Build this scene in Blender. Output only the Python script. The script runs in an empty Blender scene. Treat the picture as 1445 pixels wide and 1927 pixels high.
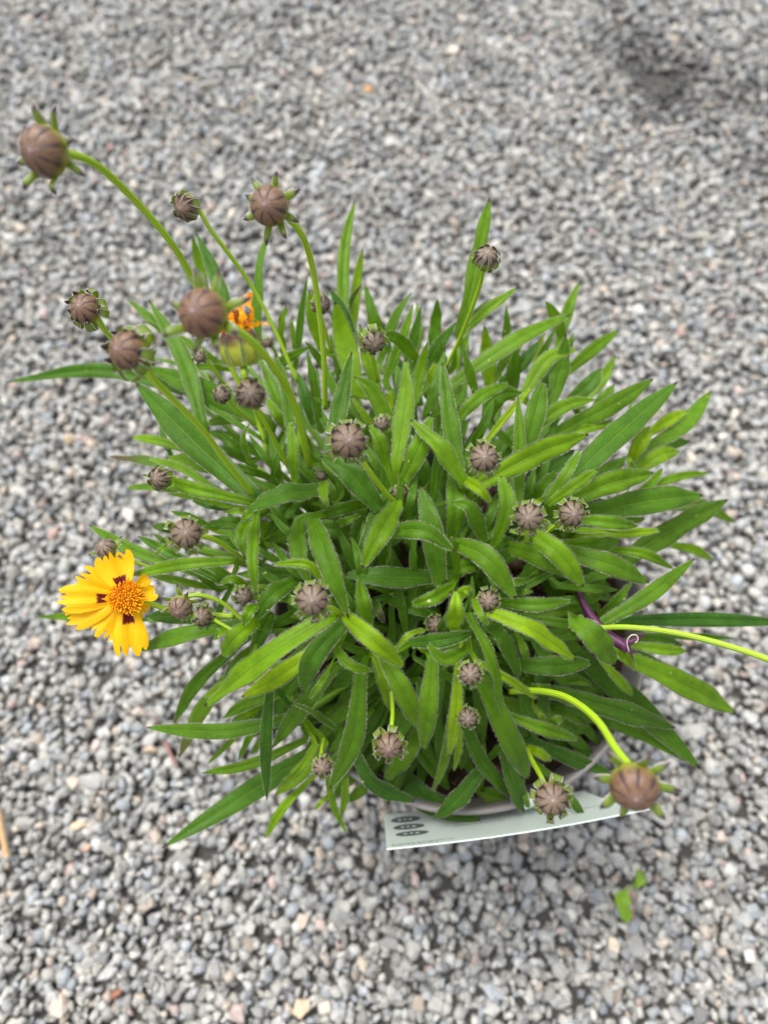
import bpy, bmesh, math, random
import numpy as np
from mathutils import Vector, Matrix

random.seed(7)
rng = np.random.default_rng(11)
S = 0.01                      # all layout below is in centimetres; S turns it into metres
scene = bpy.context.scene
C = scene.collection

# ------------------------------------------------------------------ camera
PITCH, CAM_H, FPX = math.radians(70), 45.0, 1340.0      # looking steeply down from 45 cm
PW, PH = 1445.0, 1927.0
cam = bpy.data.cameras.new("camera")
cam_ob = bpy.data.objects.new("camera", cam)
C.objects.link(cam_ob)
cam_ob.location = (0, 0, CAM_H * S)
cam_ob.rotation_euler = (math.radians(90) - PITCH, 0, 0)
cam.sensor_fit = 'VERTICAL'
cam.sensor_height = 24.0
cam.sensor_width = 18.0
cam.lens = 24.0 * FPX / PH
cam.clip_start, cam.clip_end = 0.01, 50
cam.dof.use_dof = True
cam.dof.focus_distance = 0.237
cam.dof.aperture_fstop = cam.lens / 3.8                 # 3.8 mm pupil
cam.dof.aperture_blades = 0
scene.camera = cam_ob

# ------------------------------------------------------------------ light: bright overcast
SUN_EL, SUN_AZ = math.radians(62), math.radians(-35)
world = bpy.data.worlds.new("World")
scene.world = world
world.use_nodes = True
wn, wl = world.node_tree.nodes, world.node_tree.links
bg = wn["Background"]
sky = wn.new("ShaderNodeTexSky")
sky.sky_type = 'NISHITA'
sky.sun_disc = False
sky.sun_elevation = SUN_EL
sky.sun_rotation = SUN_AZ
sky.dust_density = 4.0
hs = wn.new("ShaderNodeHueSaturation")
hs.inputs["Saturation"].default_value = 0.18            # cloud cover: nearly white sky light
wl.new(sky.outputs[0], hs.inputs["Color"])
wl.new(hs.outputs[0], bg.inputs["Color"])
bg.inputs["Strength"].default_value = 0.15
sun = bpy.data.lights.new("sun", 'SUN')
sun.energy = 1.4
sun.angle = math.radians(28)
sun.color = (1.0, 0.97, 0.92)
sun_ob = bpy.data.objects.new("sun", sun)
C.objects.link(sun_ob)
sun_ob.rotation_euler = (math.radians(90) - SUN_EL, 0, math.pi - SUN_AZ)

scene.view_settings.view_transform = 'Standard'
scene.view_settings.look = 'None'
scene.view_settings.gamma = 1
scene.view_settings.exposure = 0.95
scene.render.engine = 'CYCLES'
scene.cycles.max_bounces = 8
scene.cycles.transmission_bounces = 6
scene.cycles.use_denoising = True

# ------------------------------------------------------------------ layout helpers
CP, SP = math.cos(PITCH), math.sin(PITCH)
CAMP = Vector((0, 0, CAM_H))


def ray(x, y):
    u, v = (x - PW / 2) / FPX, (PH / 2 - y) / FPX
    return Vector((u, CP + v * SP, -SP + v * CP))


def at_z(x, y, z):            # the point of height z (cm) seen at photo position x, y
    d = ray(x, y)
    return CAMP + d * ((CAM_H - z) / -d.z)


def at_d(x, y, depth):        # the point at that distance from the lens plane
    return CAMP + ray(x, y) * depth


def depth_of(p):
    q = p - CAMP
    return q.y * CP - q.z * SP


IMG_X = Vector((1, 0, 0))
IMG_Y = Vector((0, -SP, -CP))          # towards the viewer along the picture's downward direction
VIEW = Vector((0, CP, -SP))


def mesh_obj(name, verts, faces, mats, parent=None, smooth=True, mat_idx=None, uvs=None):
    me = bpy.data.meshes.new(name)
    me.from_pydata([tuple(c * S for c in v) for v in verts], [], faces)
    for m in (mats if isinstance(mats, (list, tuple)) else [mats]):
        me.materials.append(m)
    if smooth:
        me.polygons.foreach_set("use_smooth", [True] * len(me.polygons))
    if mat_idx is not None:
        me.polygons.foreach_set("material_index", mat_idx)
    if uvs is not None:
        lay = me.uv_layers.new(name="UVMap")
        vi = np.empty(len(me.loops), dtype=np.int32)
        me.loops.foreach_get("vertex_index", vi)
        lay.data.foreach_set("uv", np.asarray(uvs, dtype=np.float32)[vi].ravel())
    me.update()
    o = bpy.data.objects.new(name, me)
    C.objects.link(o)
    if parent is not None:
        o.parent = parent
    return o


def empty(name, loc=(0, 0, 0)):
    o = bpy.data.objects.new(name, None)
    o.location = [c * S for c in loc]
    o.empty_display_size = 0.01
    C.objects.link(o)
    return o


def tag(o, label=None, cat=None, group=None, kind=None):
    for k, v in (("label", label), ("category", cat), ("group", group), ("kind", kind)):
        if v:
            o[k] = v
    return o


# ------------------------------------------------------------------ material helpers
def new_mat(name):
    m = bpy.data.materials.new(name)
    m.use_nodes = True
    nt = m.node_tree
    return m, nt.nodes, nt.links, nt.nodes["Principled BSDF"], nt.nodes["Material Output"]


def math_node(n, l, op, a, b=None, c=None, clamp=False):
    k = n.new("ShaderNodeMath")
    k.operation = op
    k.use_clamp = clamp
    for i, v in enumerate((a, b, c)):
        if v is None:
            continue
        if isinstance(v, (int, float)):
            k.inputs[i].default_value = v
        else:
            l.new(v, k.inputs[i])
    return k.outputs[0]


def mix_col(n, l, fac, a, b, blend='MIX'):
    k = n.new("ShaderNodeMix")
    k.data_type = 'RGBA'
    k.blend_type = blend
    if isinstance(fac, (int, float)):
        k.inputs[0].default_value = fac
    else:
        l.new(fac, k.inputs[0])
    for sock, v in ((k.inputs[6], a), (k.inputs[7], b)):
        if isinstance(v, (tuple, list)):
            sock.default_value = (*v[:3], 1)
        else:
            l.new(v, sock)
    return k.outputs[2]


def smooth(n, l, v, lo, hi):
    k = n.new("ShaderNodeMapRange")
    k.interpolation_type = 'SMOOTHSTEP'
    l.new(v, k.inputs[0])
    k.inputs[1].default_value, k.inputs[2].default_value = lo, hi
    return k.outputs[0]


def noise(n, l, vec, scale, detail=3.0):
    k = n.new("ShaderNodeTexNoise")
    k.inputs["Scale"].default_value = scale
    k.inputs["Detail"].default_value = detail
    if vec is not None:
        l.new(vec, k.inputs["Vector"])
    return k.outputs[0]


def bump(n, l, height, strength, dist, bsdf):
    k = n.new("ShaderNodeBump")
    k.inputs["Strength"].default_value = strength
    k.inputs["Distance"].default_value = dist
    l.new(height, k.inputs["Height"])
    l.new(k.outputs[0], bsdf.inputs["Normal"])
    return k


def obj_attr(n, name):
    k = n.new("ShaderNodeAttribute")
    k.attribute_type = 'OBJECT'
    k.attribute_name = name
    return k.outputs["Fac"]


def add_translucent(n, l, bsdf, out, col, fac):
    t = n.new("ShaderNodeBsdfTranslucent")
    if isinstance(col, (tuple, list)):
        t.inputs[0].default_value = (*col, 1)
    else:
        l.new(col, t.inputs[0])
    m = n.new("ShaderNodeMixShader")
    m.inputs[0].default_value = fac
    l.new(bsdf.outputs[0], m.inputs[1])
    l.new(t.outputs[0], m.inputs[2])
    l.new(m.outputs[0], out.inputs["Surface"])


def uv_xy(n, l):
    uv = n.new("ShaderNodeUVMap")
    sp = n.new("ShaderNodeSeparateXYZ")
    l.new(uv.outputs[0], sp.inputs[0])
    return uv.outputs[0], sp.outputs[0], sp.outputs[1]


# leaf: pigment varies with the leaf's age ("tone"), pale midrib, purplish margin and tip
def leaf_material():
    m, n, l, b, out = new_mat("leaf_green")
    uv, u, v = uv_xy(n, l)
    tone = obj_attr(n, "tone")
    ramp = n.new("ShaderNodeValToRGB")
    l.new(tone, ramp.inputs[0])
    e = ramp.color_ramp.elements
    e[0].position, e[0].color = 0.0, (0.036, 0.118, 0.013, 1)
    e[1].position, e[1].color = 1.0, (0.270, 0.420, 0.005, 1)
    for pos, col in ((0.35, (0.078, 0.182, 0.007, 1)), (0.7, (0.142, 0.275, 0.005, 1))):
        k = ramp.color_ramp.elements.new(pos)
        k.color = col
    tc = n.new("ShaderNodeTexCoord")
    big = noise(n, l, tc.outputs["Object"], 90, 2)
    fine = noise(n, l, tc.outputs["Object"], 900, 3)
    hsv = n.new("ShaderNodeHueSaturation")
    l.new(ramp.outputs[0], hsv.inputs["Color"])
    mot = noise(n, l, tc.outputs["Object"], 330, 3)
    l.new(math_node(n, l, 'ADD', math_node(n, l, 'MULTIPLY_ADD', big, 0.8, 0.30), math_node(n, l, 'MULTIPLY', mot, 0.6)), hsv.inputs["Value"])
    l.new(math_node(n, l, 'MULTIPLY_ADD', fine, 0.02, 0.49), hsv.inputs["Hue"])
    col = hsv.outputs[0]
    col = mix_col(n, l, math_node(n, l, 'MULTIPLY', smooth(n, l, fine, 0.45, 0.75), 0.18), col, (0.17, 0.33, 0.03))
    # older leaf tips are more yellow-brown along the last part when "tipred" is set
    tipred = obj_attr(n, "tipred")
    col = mix_col(n, l, math_node(n, l, 'MULTIPLY', tipred, smooth(n, l, v, 0.35, 0.95)), col, (0.10, 0.045, 0.05))
    au = math_node(n, l, 'ABSOLUTE', math_node(n, l, 'SUBTRACT', u, 0.5))
    rib = math_node(n, l, 'SUBTRACT', 1.0, smooth(n, l, au, 0.008, 0.05))
    col = mix_col(n, l, math_node(n, l, 'MULTIPLY', rib, 0.28), col, (0.24, 0.42, 0.05))
    edge = smooth(n, l, math_node(n, l, 'MULTIPLY_ADD', big, 0.02, au), 0.468, 0.492)
    col = mix_col(n, l, math_node(n, l, 'MULTIPLY', edge, 0.85), col, (0.11, 0.075, 0.06))
    tip = smooth(n, l, v, 0.950, 0.978)
    col = mix_col(n, l, tip, col, (0.055, 0.03, 0.028))
    # tiny pale specks of dust and pollen
    sp = noise(n, l, tc.outputs["Object"], 420, 0)
    col = mix_col(n, l, smooth(n, l, sp, 0.86, 0.89), col, (0.45, 0.55, 0.15))
    l.new(col, b.inputs["Base Color"])
    b.inputs["Roughness"].default_value = 0.48
    b.inputs["Specular IOR Level"].default_value = 0.22
    b.inputs["Sheen Weight"].default_value = 0.0
    b.inputs["Sheen Roughness"].default_value = 0.4
    h = math_node(n, l, 'ADD', math_node(n, l, 'MULTIPLY', fine, 0.9), math_node(n, l, 'MULTIPLY', mot, 0.8))
    bump(n, l, math_node(n, l, 'SUBTRACT', h, math_node(n, l, 'MULTIPLY', rib, 1.6)), 0.6, 0.0004, b)
    bright = mix_col(n, l, 1.0, col, (1.7, 1.55, 0.35), 'MULTIPLY')
    add_translucent(n, l, b, out, bright, 0.38)
    return m


def plain_mat(name, col, rough=0.5, spec=0.4, trans=0.0, vary=0.25, scale=300, bumps=0.0):
    m, n, l, b, out = new_mat(name)
    tc = n.new("ShaderNodeTexCoord")
    nz = noise(n, l, tc.outputs["Object"], scale, 4)
    hsv = n.new("ShaderNodeHueSaturation")
    hsv.inputs["Color"].default_value = (*col, 1)
    l.new(math_node(n, l, 'MULTIPLY_ADD', nz, vary * 2, 1 - vary), hsv.inputs["Value"])
    l.new(hsv.outputs[0], b.inputs["Base Color"])
    b.inputs["Roughness"].default_value = rough
    b.inputs["Specular IOR Level"].default_value = spec
    if bumps:
        bump(n, l, nz, bumps, 0.0004, b)
    if trans:
        add_translucent(n, l, b, out, hsv.outputs[0], trans)
    return m


def stalk_material():
    m, n, l, b, out = new_mat("stalk_green")
    uv, u, v = uv_xy(n, l)
    tc = n.new("ShaderNodeTexCoord")
    nz = noise(n, l, tc.outputs["Object"], 250, 3)
    groove = math_node(n, l, 'MULTIPLY_ADD', math_node(n, l, 'SINE', math_node(n, l, 'MULTIPLY', u, 2 * math.pi * 7)), 0.5, 0.5)
    col = mix_col(n, l, groove, (0.22, 0.37, 0.009), (0.36, 0.51, 0.018))
    col = mix_col(n, l, math_node(n, l, 'MULTIPLY', smooth(n, l, nz, 0.5, 0.8), 0.25), col, (0.30, 0.25, 0.03))
    l.new(col, b.inputs["Base Color"])
    b.inputs["Roughness"].default_value = 0.42
    b.inputs["Subsurface Weight"].default_value = 0.45
    b.inputs["Subsurface Radius"].default_value = (0.6, 1.0, 0.2)
    b.inputs["Subsurface Scale"].default_value = 0.001
    bump(n, l, groove, 0.35, 0.0003, b)
    return m


def bud_material():
    m, n, l, b, out = new_mat("bud_scales")
    uv, u, v = uv_xy(n, l)
    ripe = obj_attr(n, "tone")
    tc = n.new("ShaderNodeTexCoord")
    cell = math_node(n, l, 'FRACT', math_node(n, l, 'MULTIPLY', u, 8.0))
    d = math_node(n, l, 'ABSOLUTE', math_node(n, l, 'SUBTRACT', cell, 0.5))      # 0 middle .. 0.5 seam
    mp = n.new("ShaderNodeMapping")
    mp.inputs["Scale"].default_value = (60, 2.0, 1)
    l.new(uv, mp.inputs["Vector"])
    fib = noise(n, l, mp.outputs[0], 3.0, 3)
    blot = noise(n, l, tc.outputs["Object"], 2.4, 3)
    light = mix_col(n, l, ripe, (0.235, 0.190, 0.118), (0.200, 0.102, 0.042))
    dark = mix_col(n, l, ripe, (0.050, 0.028, 0.034), (0.060, 0.028, 0.030))
    wob = noise(n, l, tc.outputs['Object'], 1.7, 3)
    dw = math_node(n, l, 'MULTIPLY_ADD', math_node(n, l, 'SUBTRACT', wob, 0.5), 0.30, d)
    k = math_node(n, l, 'ADD', math_node(n, l, 'MULTIPLY', smooth(n, l, dw, 0.33, 0.48), 0.95), math_node(n, l, 'MULTIPLY_ADD', fib, 2.2, -0.80), None, True)
    col = mix_col(n, l, k, light, dark)
    col = mix_col(n, l, math_node(n, l, 'MULTIPLY', smooth(n, l, blot, 0.46, 0.70), 0.50), col, dark)
    # olive green towards the calyx, pink-white star at the apex
    col = mix_col(n, l, smooth(n, l, math_node(n, l, 'MULTIPLY_ADD', fib, 0.30, v), 0.52, 0.74), col, (0.25, 0.29, 0.022))
    star = math_node(n, l, 'SUBTRACT', 1.0, smooth(n, l, math_node(n, l, 'SUBTRACT', v, math_node(n, l, 'MULTIPLY', smooth(n, l, d, 0.36, 0.5), 0.10)), 0.0, 0.035))
    col = mix_col(n, l, math_node(n, l, 'MULTIPLY', star, 0.8), col, (0.48, 0.34, 0.38))
    l.new(col, b.inputs["Base Color"])
    b.inputs["Roughness"].default_value = 0.38
    b.inputs["Specular IOR Level"].default_value = 0.45
    bump(n, l, math_node(n, l, 'MULTIPLY_ADD', smooth(n, l, d, 0.42, 0.5), -1.0, math_node(n, l, 'MULTIPLY', fib, 0.5)), 0.6, 0.0004, b)
    return m


def bract_material():
    m, n, l, b, out = new_mat("bract_green")
    uv, u, v = uv_xy(n, l)
    au = math_node(n, l, 'ABSOLUTE', math_node(n, l, 'SUBTRACT', u, 0.5))
    col = mix_col(n, l, smooth(n, l, v, 0.0, 0.6), (0.26, 0.36, 0.025), (0.15, 0.23, 0.020))
    col = mix_col(n, l, smooth(n, l, v, 0.66, 0.86), col, (0.060, 0.034, 0.040))
    col = mix_col(n, l, math_node(n, l, 'MULTIPLY', smooth(n, l, au, 0.33, 0.42), smooth(n, l, v, 0.35, 0.7)), col, (0.06, 0.035, 0.04))
    col = mix_col(n, l, smooth(n, l, au, 0.42, 0.46), col, (0.62, 0.58, 0.50))
    l.new(col, b.inputs["Base Color"])
    b.inputs["Roughness"].default_value = 0.45
    add_translucent(n, l, b, out, col, 0.25)
    return m


def petal_material():
    m, n, l, b, out = new_mat("petal_yellow")
    uv, u, v = uv_xy(n, l)
    mp = n.new("ShaderNodeMapping")
    mp.inputs["Scale"].default_value = (14, 1.2, 1)
    l.new(uv, mp.inputs["Vector"])
    fib = noise(n, l, mp.outputs[0], 2.0, 3)
    red = obj_attr(n, "tone")
    col = mix_col(n, l, fib, (0.95, 0.45, 0.001), (0.98, 0.60, 0.003))
    jag = math_node(n, l, 'MULTIPLY_ADD', fib, 0.16, v)
    au = math_node(n, l, 'ABSOLUTE', math_node(n, l, 'SUBTRACT', u, 0.5))
    k = math_node(n, l, 'SUBTRACT', 1.0, smooth(n, l, jag, 0.40, 0.45))
    k = math_node(n, l, 'MULTIPLY', k, math_node(n, l, 'SUBTRACT', 1.0, smooth(n, l, math_node(n, l, 'MULTIPLY_ADD', fib, 0.12, au), 0.26, 0.32)))
    col = mix_col(n, l, math_node(n, l, 'MULTIPLY', k, red), col, (0.13, 0.004, 0.004))
    l.new(col, b.inputs["Base Color"])
    b.inputs["Roughness"].default_value = 0.5
    b.inputs["Specular IOR Level"].default_value = 0.3
    bump(n, l, fib, 0.5, 0.0005, b)
    add_translucent(n, l, b, out, col, 0.3)
    return m


def stone_material(name, from_mesh):
    m, n, l, b, out = new_mat(name)
    if from_mesh:
        a = n.new("ShaderNodeAttribute")
        a.attribute_name = "stone_colour"
        base = a.outputs["Color"]
    else:
        a = n.new("ShaderNodeObjectInfo")
        base = a.outputs["Color"]
    tc = n.new("ShaderNodeNewGeometry")
    f1 = noise(n, l, tc.outputs["Position"], 700, 4)
    f2 = noise(n, l, tc.outputs["Position"], 180, 2)
    hsv = n.new("ShaderNodeHueSaturation")
    l.new(base, hsv.inputs["Color"])
    l.new(math_node(n, l, 'ADD', math_node(n, l, 'MULTIPLY_ADD', f1, 0.6, 0.45), math_node(n, l, 'MULTIPLY', f2, 0.5)), hsv.inputs["Value"])
    l.new(hsv.outputs[0], b.inputs["Base Color"])
    b.inputs["Roughness"].default_value = 0.72
    b.inputs["Specular IOR Level"].default_value = 0.3
    bump(n, l, f1, 0.5, 0.0006, b)
    return m


M_LEAF = leaf_material()
M_HAIR = plain_mat("leaf_hair", (0.50, 0.54, 0.38), 0.6, 0.2, 0.4, 0.05)
M_STALK = stalk_material()
M_STEM = plain_mat("stem_green", (0.12, 0.23, 0.018), 0.5, 0.35, 0.0, 0.35, 200, 0.2)
M_BUD = bud_material()
M_BRACT = bract_material()
M_PETAL = petal_material()
M_DISC = plain_mat("disc_floret", (0.97, 0.50, 0.008), 0.5, 0.3, 0.3, 0.35, 900, 0.3)
M_DISC_DARK = plain_mat("disc_floret_dark", (0.70, 0.26, 0.005), 0.6, 0.3, 0.0, 0.3, 900)
M_WITHER = plain_mat("withered_orange", (0.95, 0.40, 0.006), 0.55, 0.3, 0.3, 0.5, 500, 0.4)
M_WITHER_BR = plain_mat("withered_brown", (0.42, 0.13, 0.012), 0.6, 0.3, 0.1, 0.5, 500, 0.4)
M_PURPLE = plain_mat("purple_stem", (0.085, 0.016, 0.065), 0.5, 0.4, 0.0, 0.5, 400, 0.5)
M_PINK = plain_mat("withered_pink", (0.30, 0.16, 0.14), 0.6, 0.3, 0.1, 0.4, 300, 0.4)
M_THREAD = plain_mat("pale_thread", (0.65, 0.5, 0.5), 0.5, 0.4, 0.0, 0.2)
M_POT = plain_mat("pot_plastic", (0.20, 0.185, 0.180), 0.42, 0.45, 0.0, 0.12, 120, 0.08)
M_SOIL = plain_mat("potting_soil", (0.030, 0.018, 0.012), 0.95, 0.15, 0.0, 0.6, 500, 1.0)
M_BARK = plain_mat("bark_chip", (0.10, 0.055, 0.032), 0.9, 0.2, 0.0, 0.5, 500, 0.6)
M_CARD = plain_mat("label_card", (0.66, 0.74, 0.69), 0.35, 0.45, 0.12, 0.03, 60)
M_INK = plain_mat("printed_ink", (0.10, 0.12, 0.115), 0.5, 0.3, 0.0, 0.3, 2000)
M_INK_GREY = plain_mat("printed_grey", (0.22, 0.26, 0.24), 0.5, 0.3, 0.0, 0.2, 2000)


def ground_material():
    """dark grit between the stones; past the scattered stones a gravel pattern too far off to tell apart"""
    m, n, l, b, out = new_mat("ground_grit")
    g = n.new("ShaderNodeNewGeometry")
    nz = noise(n, l, g.outputs["Position"], 350, 4)
    grit = mix_col(n, l, nz, (0.030, 0.028, 0.025), (0.095, 0.089, 0.080))
    vo = n.new("ShaderNodeTexVoronoi")
    vo.inputs["Scale"].default_value = 150
    l.new(g.outputs["Position"], vo.inputs["Vector"])
    sx = n.new("ShaderNodeSeparateXYZ")
    l.new(vo.outputs["Color"], sx.inputs[0])
    st = mix_col(n, l, sx.outputs[0], (0.19, 0.19, 0.18), (0.42, 0.41, 0.39))
    st = mix_col(n, l, smooth(n, l, vo.outputs["Distance"], 0.45, 0.75), st, (0.06, 0.057, 0.052))
    ps = n.new("ShaderNodeSeparateXYZ")
    l.new(g.outputs["Position"], ps.inputs[0])
    ox = smooth(n, l, math_node(n, l, 'ABSOLUTE', ps.outputs[0]), 0.44, 0.47)
    oy = smooth(n, l, math_node(n, l, 'ABSOLUTE', math_node(n, l, 'SUBTRACT', ps.outputs[1], 0.29)), 0.49, 0.52)
    col = mix_col(n, l, math_node(n, l, 'MAXIMUM', ox, oy), grit, st)
    l.new(col, b.inputs["Base Color"])
    b.inputs["Roughness"].default_value = 0.9
    bump(n, l, math_node(n, l, 'SUBTRACT', nz, vo.outputs["Distance"]), 0.8, 0.002, b)
    return m


M_GROUND = ground_material()
M_GRAVEL = stone_material("gravel_stone", True)
M_STONE = stone_material("loose_stone", False)
M_TWIG = plain_mat("dry_twig", (0.46, 0.31, 0.17), 0.8, 0.2, 0.0, 0.3, 200, 0.5)
M_SPRIG = plain_mat("sprig_green", (0.19, 0.34, 0.02), 0.5, 0.35, 0.3, 0.3, 200, 0.3)

# ------------------------------------------------------------------ ground and gravel
gv, gf = [], []
GN = 60
for j in range(GN + 1):
    for i in range(GN + 1):
        x, y = (i / GN - .5) * 400, (j / GN - .5) * 400 + 30
        gv.append((x, y, -0.05 + 0.10 * math.sin(x * .21) * math.cos(y * .17)))
for j in range(GN):
    for i in range(GN):
        a = j * (GN + 1) + i
        gf.append((a, a + 1, a + GN + 2, a + GN + 1))
ground = mesh_obj("ground", gv, gf, M_GROUND)
tag(ground, "grey gravel ground under the potted plant", "ground", kind="structure")

NSH = 28
SHAPES, SHAPE_F = [], []
for k in range(NSH):
    # 11 points spread over an ellipsoid, hulled: an angular crushed chip
    i = np.arange(11)
    ph = np.arccos(1 - 2 * (i + .5) / 11) + rng.normal(0, .26, 11)
    th = math.pi * (1 + 5 ** .5) * i + rng.normal(0, .34, 11)
    p = np.stack([np.cos(th) * np.sin(ph), np.sin(th) * np.sin(ph), np.cos(ph)], 1)
    p /= np.linalg.norm(p, axis=1)[:, None]
    ax = np.array([1.0, rng.uniform(.50, .90), rng.uniform(.36, .66)])
    pw = np.sign(p) * np.abs(p) ** rng.uniform(.80, 1.05)
    bm = bmesh.new()
    vs = [bm.verts.new(q) for q in p]
    bmesh.ops.convex_hull(bm, input=vs)
    bm.verts.index_update()
    f = [tuple(v.index for v in fc.verts) for fc in bm.faces]
    bm.free()
    SHAPES.append(pw * ax)
    SHAPE_F.append(f)


def stone_colours(nn):
    v = np.clip(rng.normal(.318, .060, nn), .16, .52)
    warm = rng.normal(.004, .016, nn)
    col = np.stack([v * (1.012 + warm), v * (1.008 + warm * .3), v * (.960 - warm * 1.3)], 1)
    r = rng.random(nn)
    tan = r < .045
    col[tan] = np.stack([v[tan] * 1.25, v[tan] * 1.08, v[tan] * .90], 1)
    pink = (r >= .045) & (r < .06)
    col[pink] = np.stack([v[pink] * 1.15, v[pink] * .92, v[pink] * .84], 1)
    blue = (r >= .06) & (r < .16)
    col[blue] = np.stack([v[blue] * .88, v[blue] * .94, v[blue] * .99], 1)
    white = (r >= .16) & (r < .23)
    col[white] = np.array([.49, .48, .44]) * rng.uniform(.8, 1.05, (white.sum(), 1))
    return col


def rot_mats(nn, flat):
    yaw = rng.uniform(0, 2 * math.pi, nn)
    tx, ty = rng.normal(0, flat, nn), rng.normal(0, flat, nn)
    cz, sz = np.cos(yaw), np.sin(yaw)
    cx, sx = np.cos(tx), np.sin(tx)
    cy, sy = np.cos(ty), np.sin(ty)
    z0, z1 = np.zeros(nn), np.ones(nn)
    RZ = np.stack([np.stack([cz, -sz, z0], 1), np.stack([sz, cz, z0], 1), np.stack([z0, z0, z1], 1)], 1)
    RX = np.stack([np.stack([z1, z0, z0], 1), np.stack([z0, cx, -sx], 1), np.stack([z0, sx, cx], 1)], 1)
    RY = np.stack([np.stack([cy, z0, sy], 1), np.stack([z0, z1, z0], 1), np.stack([-sy, z0, cy], 1)], 1)
    return RX @ RY @ RZ


POT = at_z(865, 1150, 14.0)
pos_l, siz_l, flat_l = [], [], []
for layer, (sp, z0, drop) in enumerate(((.56, .10, 0), (.57, .31, .08), (.68, .52, .28))):
    xs, ys = np.meshgrid(np.arange(-46, 46, sp), np.arange(-22, 80, sp))
    p = np.stack([xs.ravel(), ys.ravel(), np.zeros(xs.size)], 1)
    p[:, :2] += rng.uniform(-.5, .5, (len(p), 2)) * sp * 1.1
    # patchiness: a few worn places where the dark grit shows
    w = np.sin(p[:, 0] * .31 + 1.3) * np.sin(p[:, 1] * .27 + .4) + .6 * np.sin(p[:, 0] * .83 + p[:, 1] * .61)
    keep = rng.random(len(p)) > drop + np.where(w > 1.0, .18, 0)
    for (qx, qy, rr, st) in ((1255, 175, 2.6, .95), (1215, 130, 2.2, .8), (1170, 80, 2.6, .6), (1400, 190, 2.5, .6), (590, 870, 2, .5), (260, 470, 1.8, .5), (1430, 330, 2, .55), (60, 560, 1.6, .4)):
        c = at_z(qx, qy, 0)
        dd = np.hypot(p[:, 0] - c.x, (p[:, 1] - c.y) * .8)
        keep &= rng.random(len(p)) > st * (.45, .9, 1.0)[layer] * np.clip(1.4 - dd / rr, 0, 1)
    p = p[keep]
    p[:, 2] = z0 + rng.uniform(-.08, .08, len(p))
    pos_l.append(p)
    siz_l.append(np.clip(rng.lognormal(math.log(.372), .26, len(p)), .18, .70))
    flat_l.append(np.full(len(p), .38 + .14 * layer))
POS, SIZ, FLAT = np.concatenate(pos_l), np.concatenate(siz_l), np.concatenate(flat_l)
NST = len(POS)
SHI = rng.integers(0, NSH, NST)
COL = stone_colours(NST)
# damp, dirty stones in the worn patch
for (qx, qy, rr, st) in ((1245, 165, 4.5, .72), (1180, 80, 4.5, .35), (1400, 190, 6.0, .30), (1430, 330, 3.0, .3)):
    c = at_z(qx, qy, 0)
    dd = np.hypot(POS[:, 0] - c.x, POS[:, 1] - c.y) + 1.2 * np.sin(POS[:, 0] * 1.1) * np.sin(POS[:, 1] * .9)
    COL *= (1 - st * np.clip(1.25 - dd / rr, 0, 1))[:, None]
ROT = rot_mats(NST, FLAT)

# the 300 loose stones that show largest become objects of their own
qv = POS - np.array(CAMP)
dep = qv[:, 1] * CP - qv[:, 2] * SP
pu = PW / 2 + FPX * qv[:, 0] / dep
pv = PH / 2 - FPX * (qv[:, 1] * SP + qv[:, 2] * CP) / dep
inview = (pu > 10) & (pu < PW - 10) & (pv > 10) & (pv < PH - 10)
clear = inview & ~((((pu - 790) / 640) ** 2 + ((pv - 1010) / 610) ** 2) < 1)
score = np.where(clear, SIZ / dep * (1 + .5 * (POS[:, 2] > .45)), -1)
# a few stones whose colour stands out in the photograph
SPECIAL = [(693, 168, (.55, .30, .12), .46), (207, 277, (.42, .24, .20), .42), (148, 1552, (.58, .44, .30), .50), (163, 1597, (.45, .30, .22), .42),
           (1155, 1778, (.62, .54, .42), .48), (567, 1897, (.60, .44, .31), .55), (570, 1733, (.50, .42, .35), .5), (1290, 1205, (.50, .38, .30), .5),
           (1382, 780, (.60, .56, .47), .48), (1360, 822, (.60, .58, .52), .50), (1300, 860, (.52, .45, .36), .48), (1310, 1190, (.42, .33, .28), .4),
           (280, 1410, (.50, .39, .29), .5), (262, 1340, (.45, .38, .32), .55), (437, 402, (.58, .53, .45), .55), (130, 825, (.50, .38, .24), .42),
           (1230, 615, (.55, .50, .44), .42), (1200, 585, (.58, .58, .56), .55), (1045, 585, (.58, .56, .50), .5), (245, 970, (.62, .57, .52), .6),
           (1280, 625, (.46, .30, .26), .42), (100, 1005, (.44, .31, .26), .48), (40, 430, (.50, .43, .36), .5), (250, 800, (.55, .50, .44), .5),
           (218, 1870, (.30, .13, .08), .38), (1410, 1800, (.62, .61, .57), .5), (610, 1895, (.52, .45, .37), .45), (1405, 1180, (.5, .44, .4), .45)]
order = np.argsort(-score)[:300 - len(SPECIAL)]
single = np.zeros(NST, bool)
single[order] = True
STONE_ME = []
for k in range(NSH):
    me = bpy.data.meshes.new("stone")
    me.from_pydata((SHAPES[k] * S).tolist(), [], SHAPE_F[k])
    me.materials.append(M_STONE)
    STONE_ME.append(me)


def put_stone(k, p, s, R, col):
    o = bpy.data.objects.new("stone", STONE_ME[k])
    o.matrix_world = Matrix.Translation(Vector(p) * S) @ Matrix(R.tolist()).to_4x4() @ Matrix.Scale(s, 4)
    o.color = (*col, 1)
    o.parent = ground
    C.objects.link(o)


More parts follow.
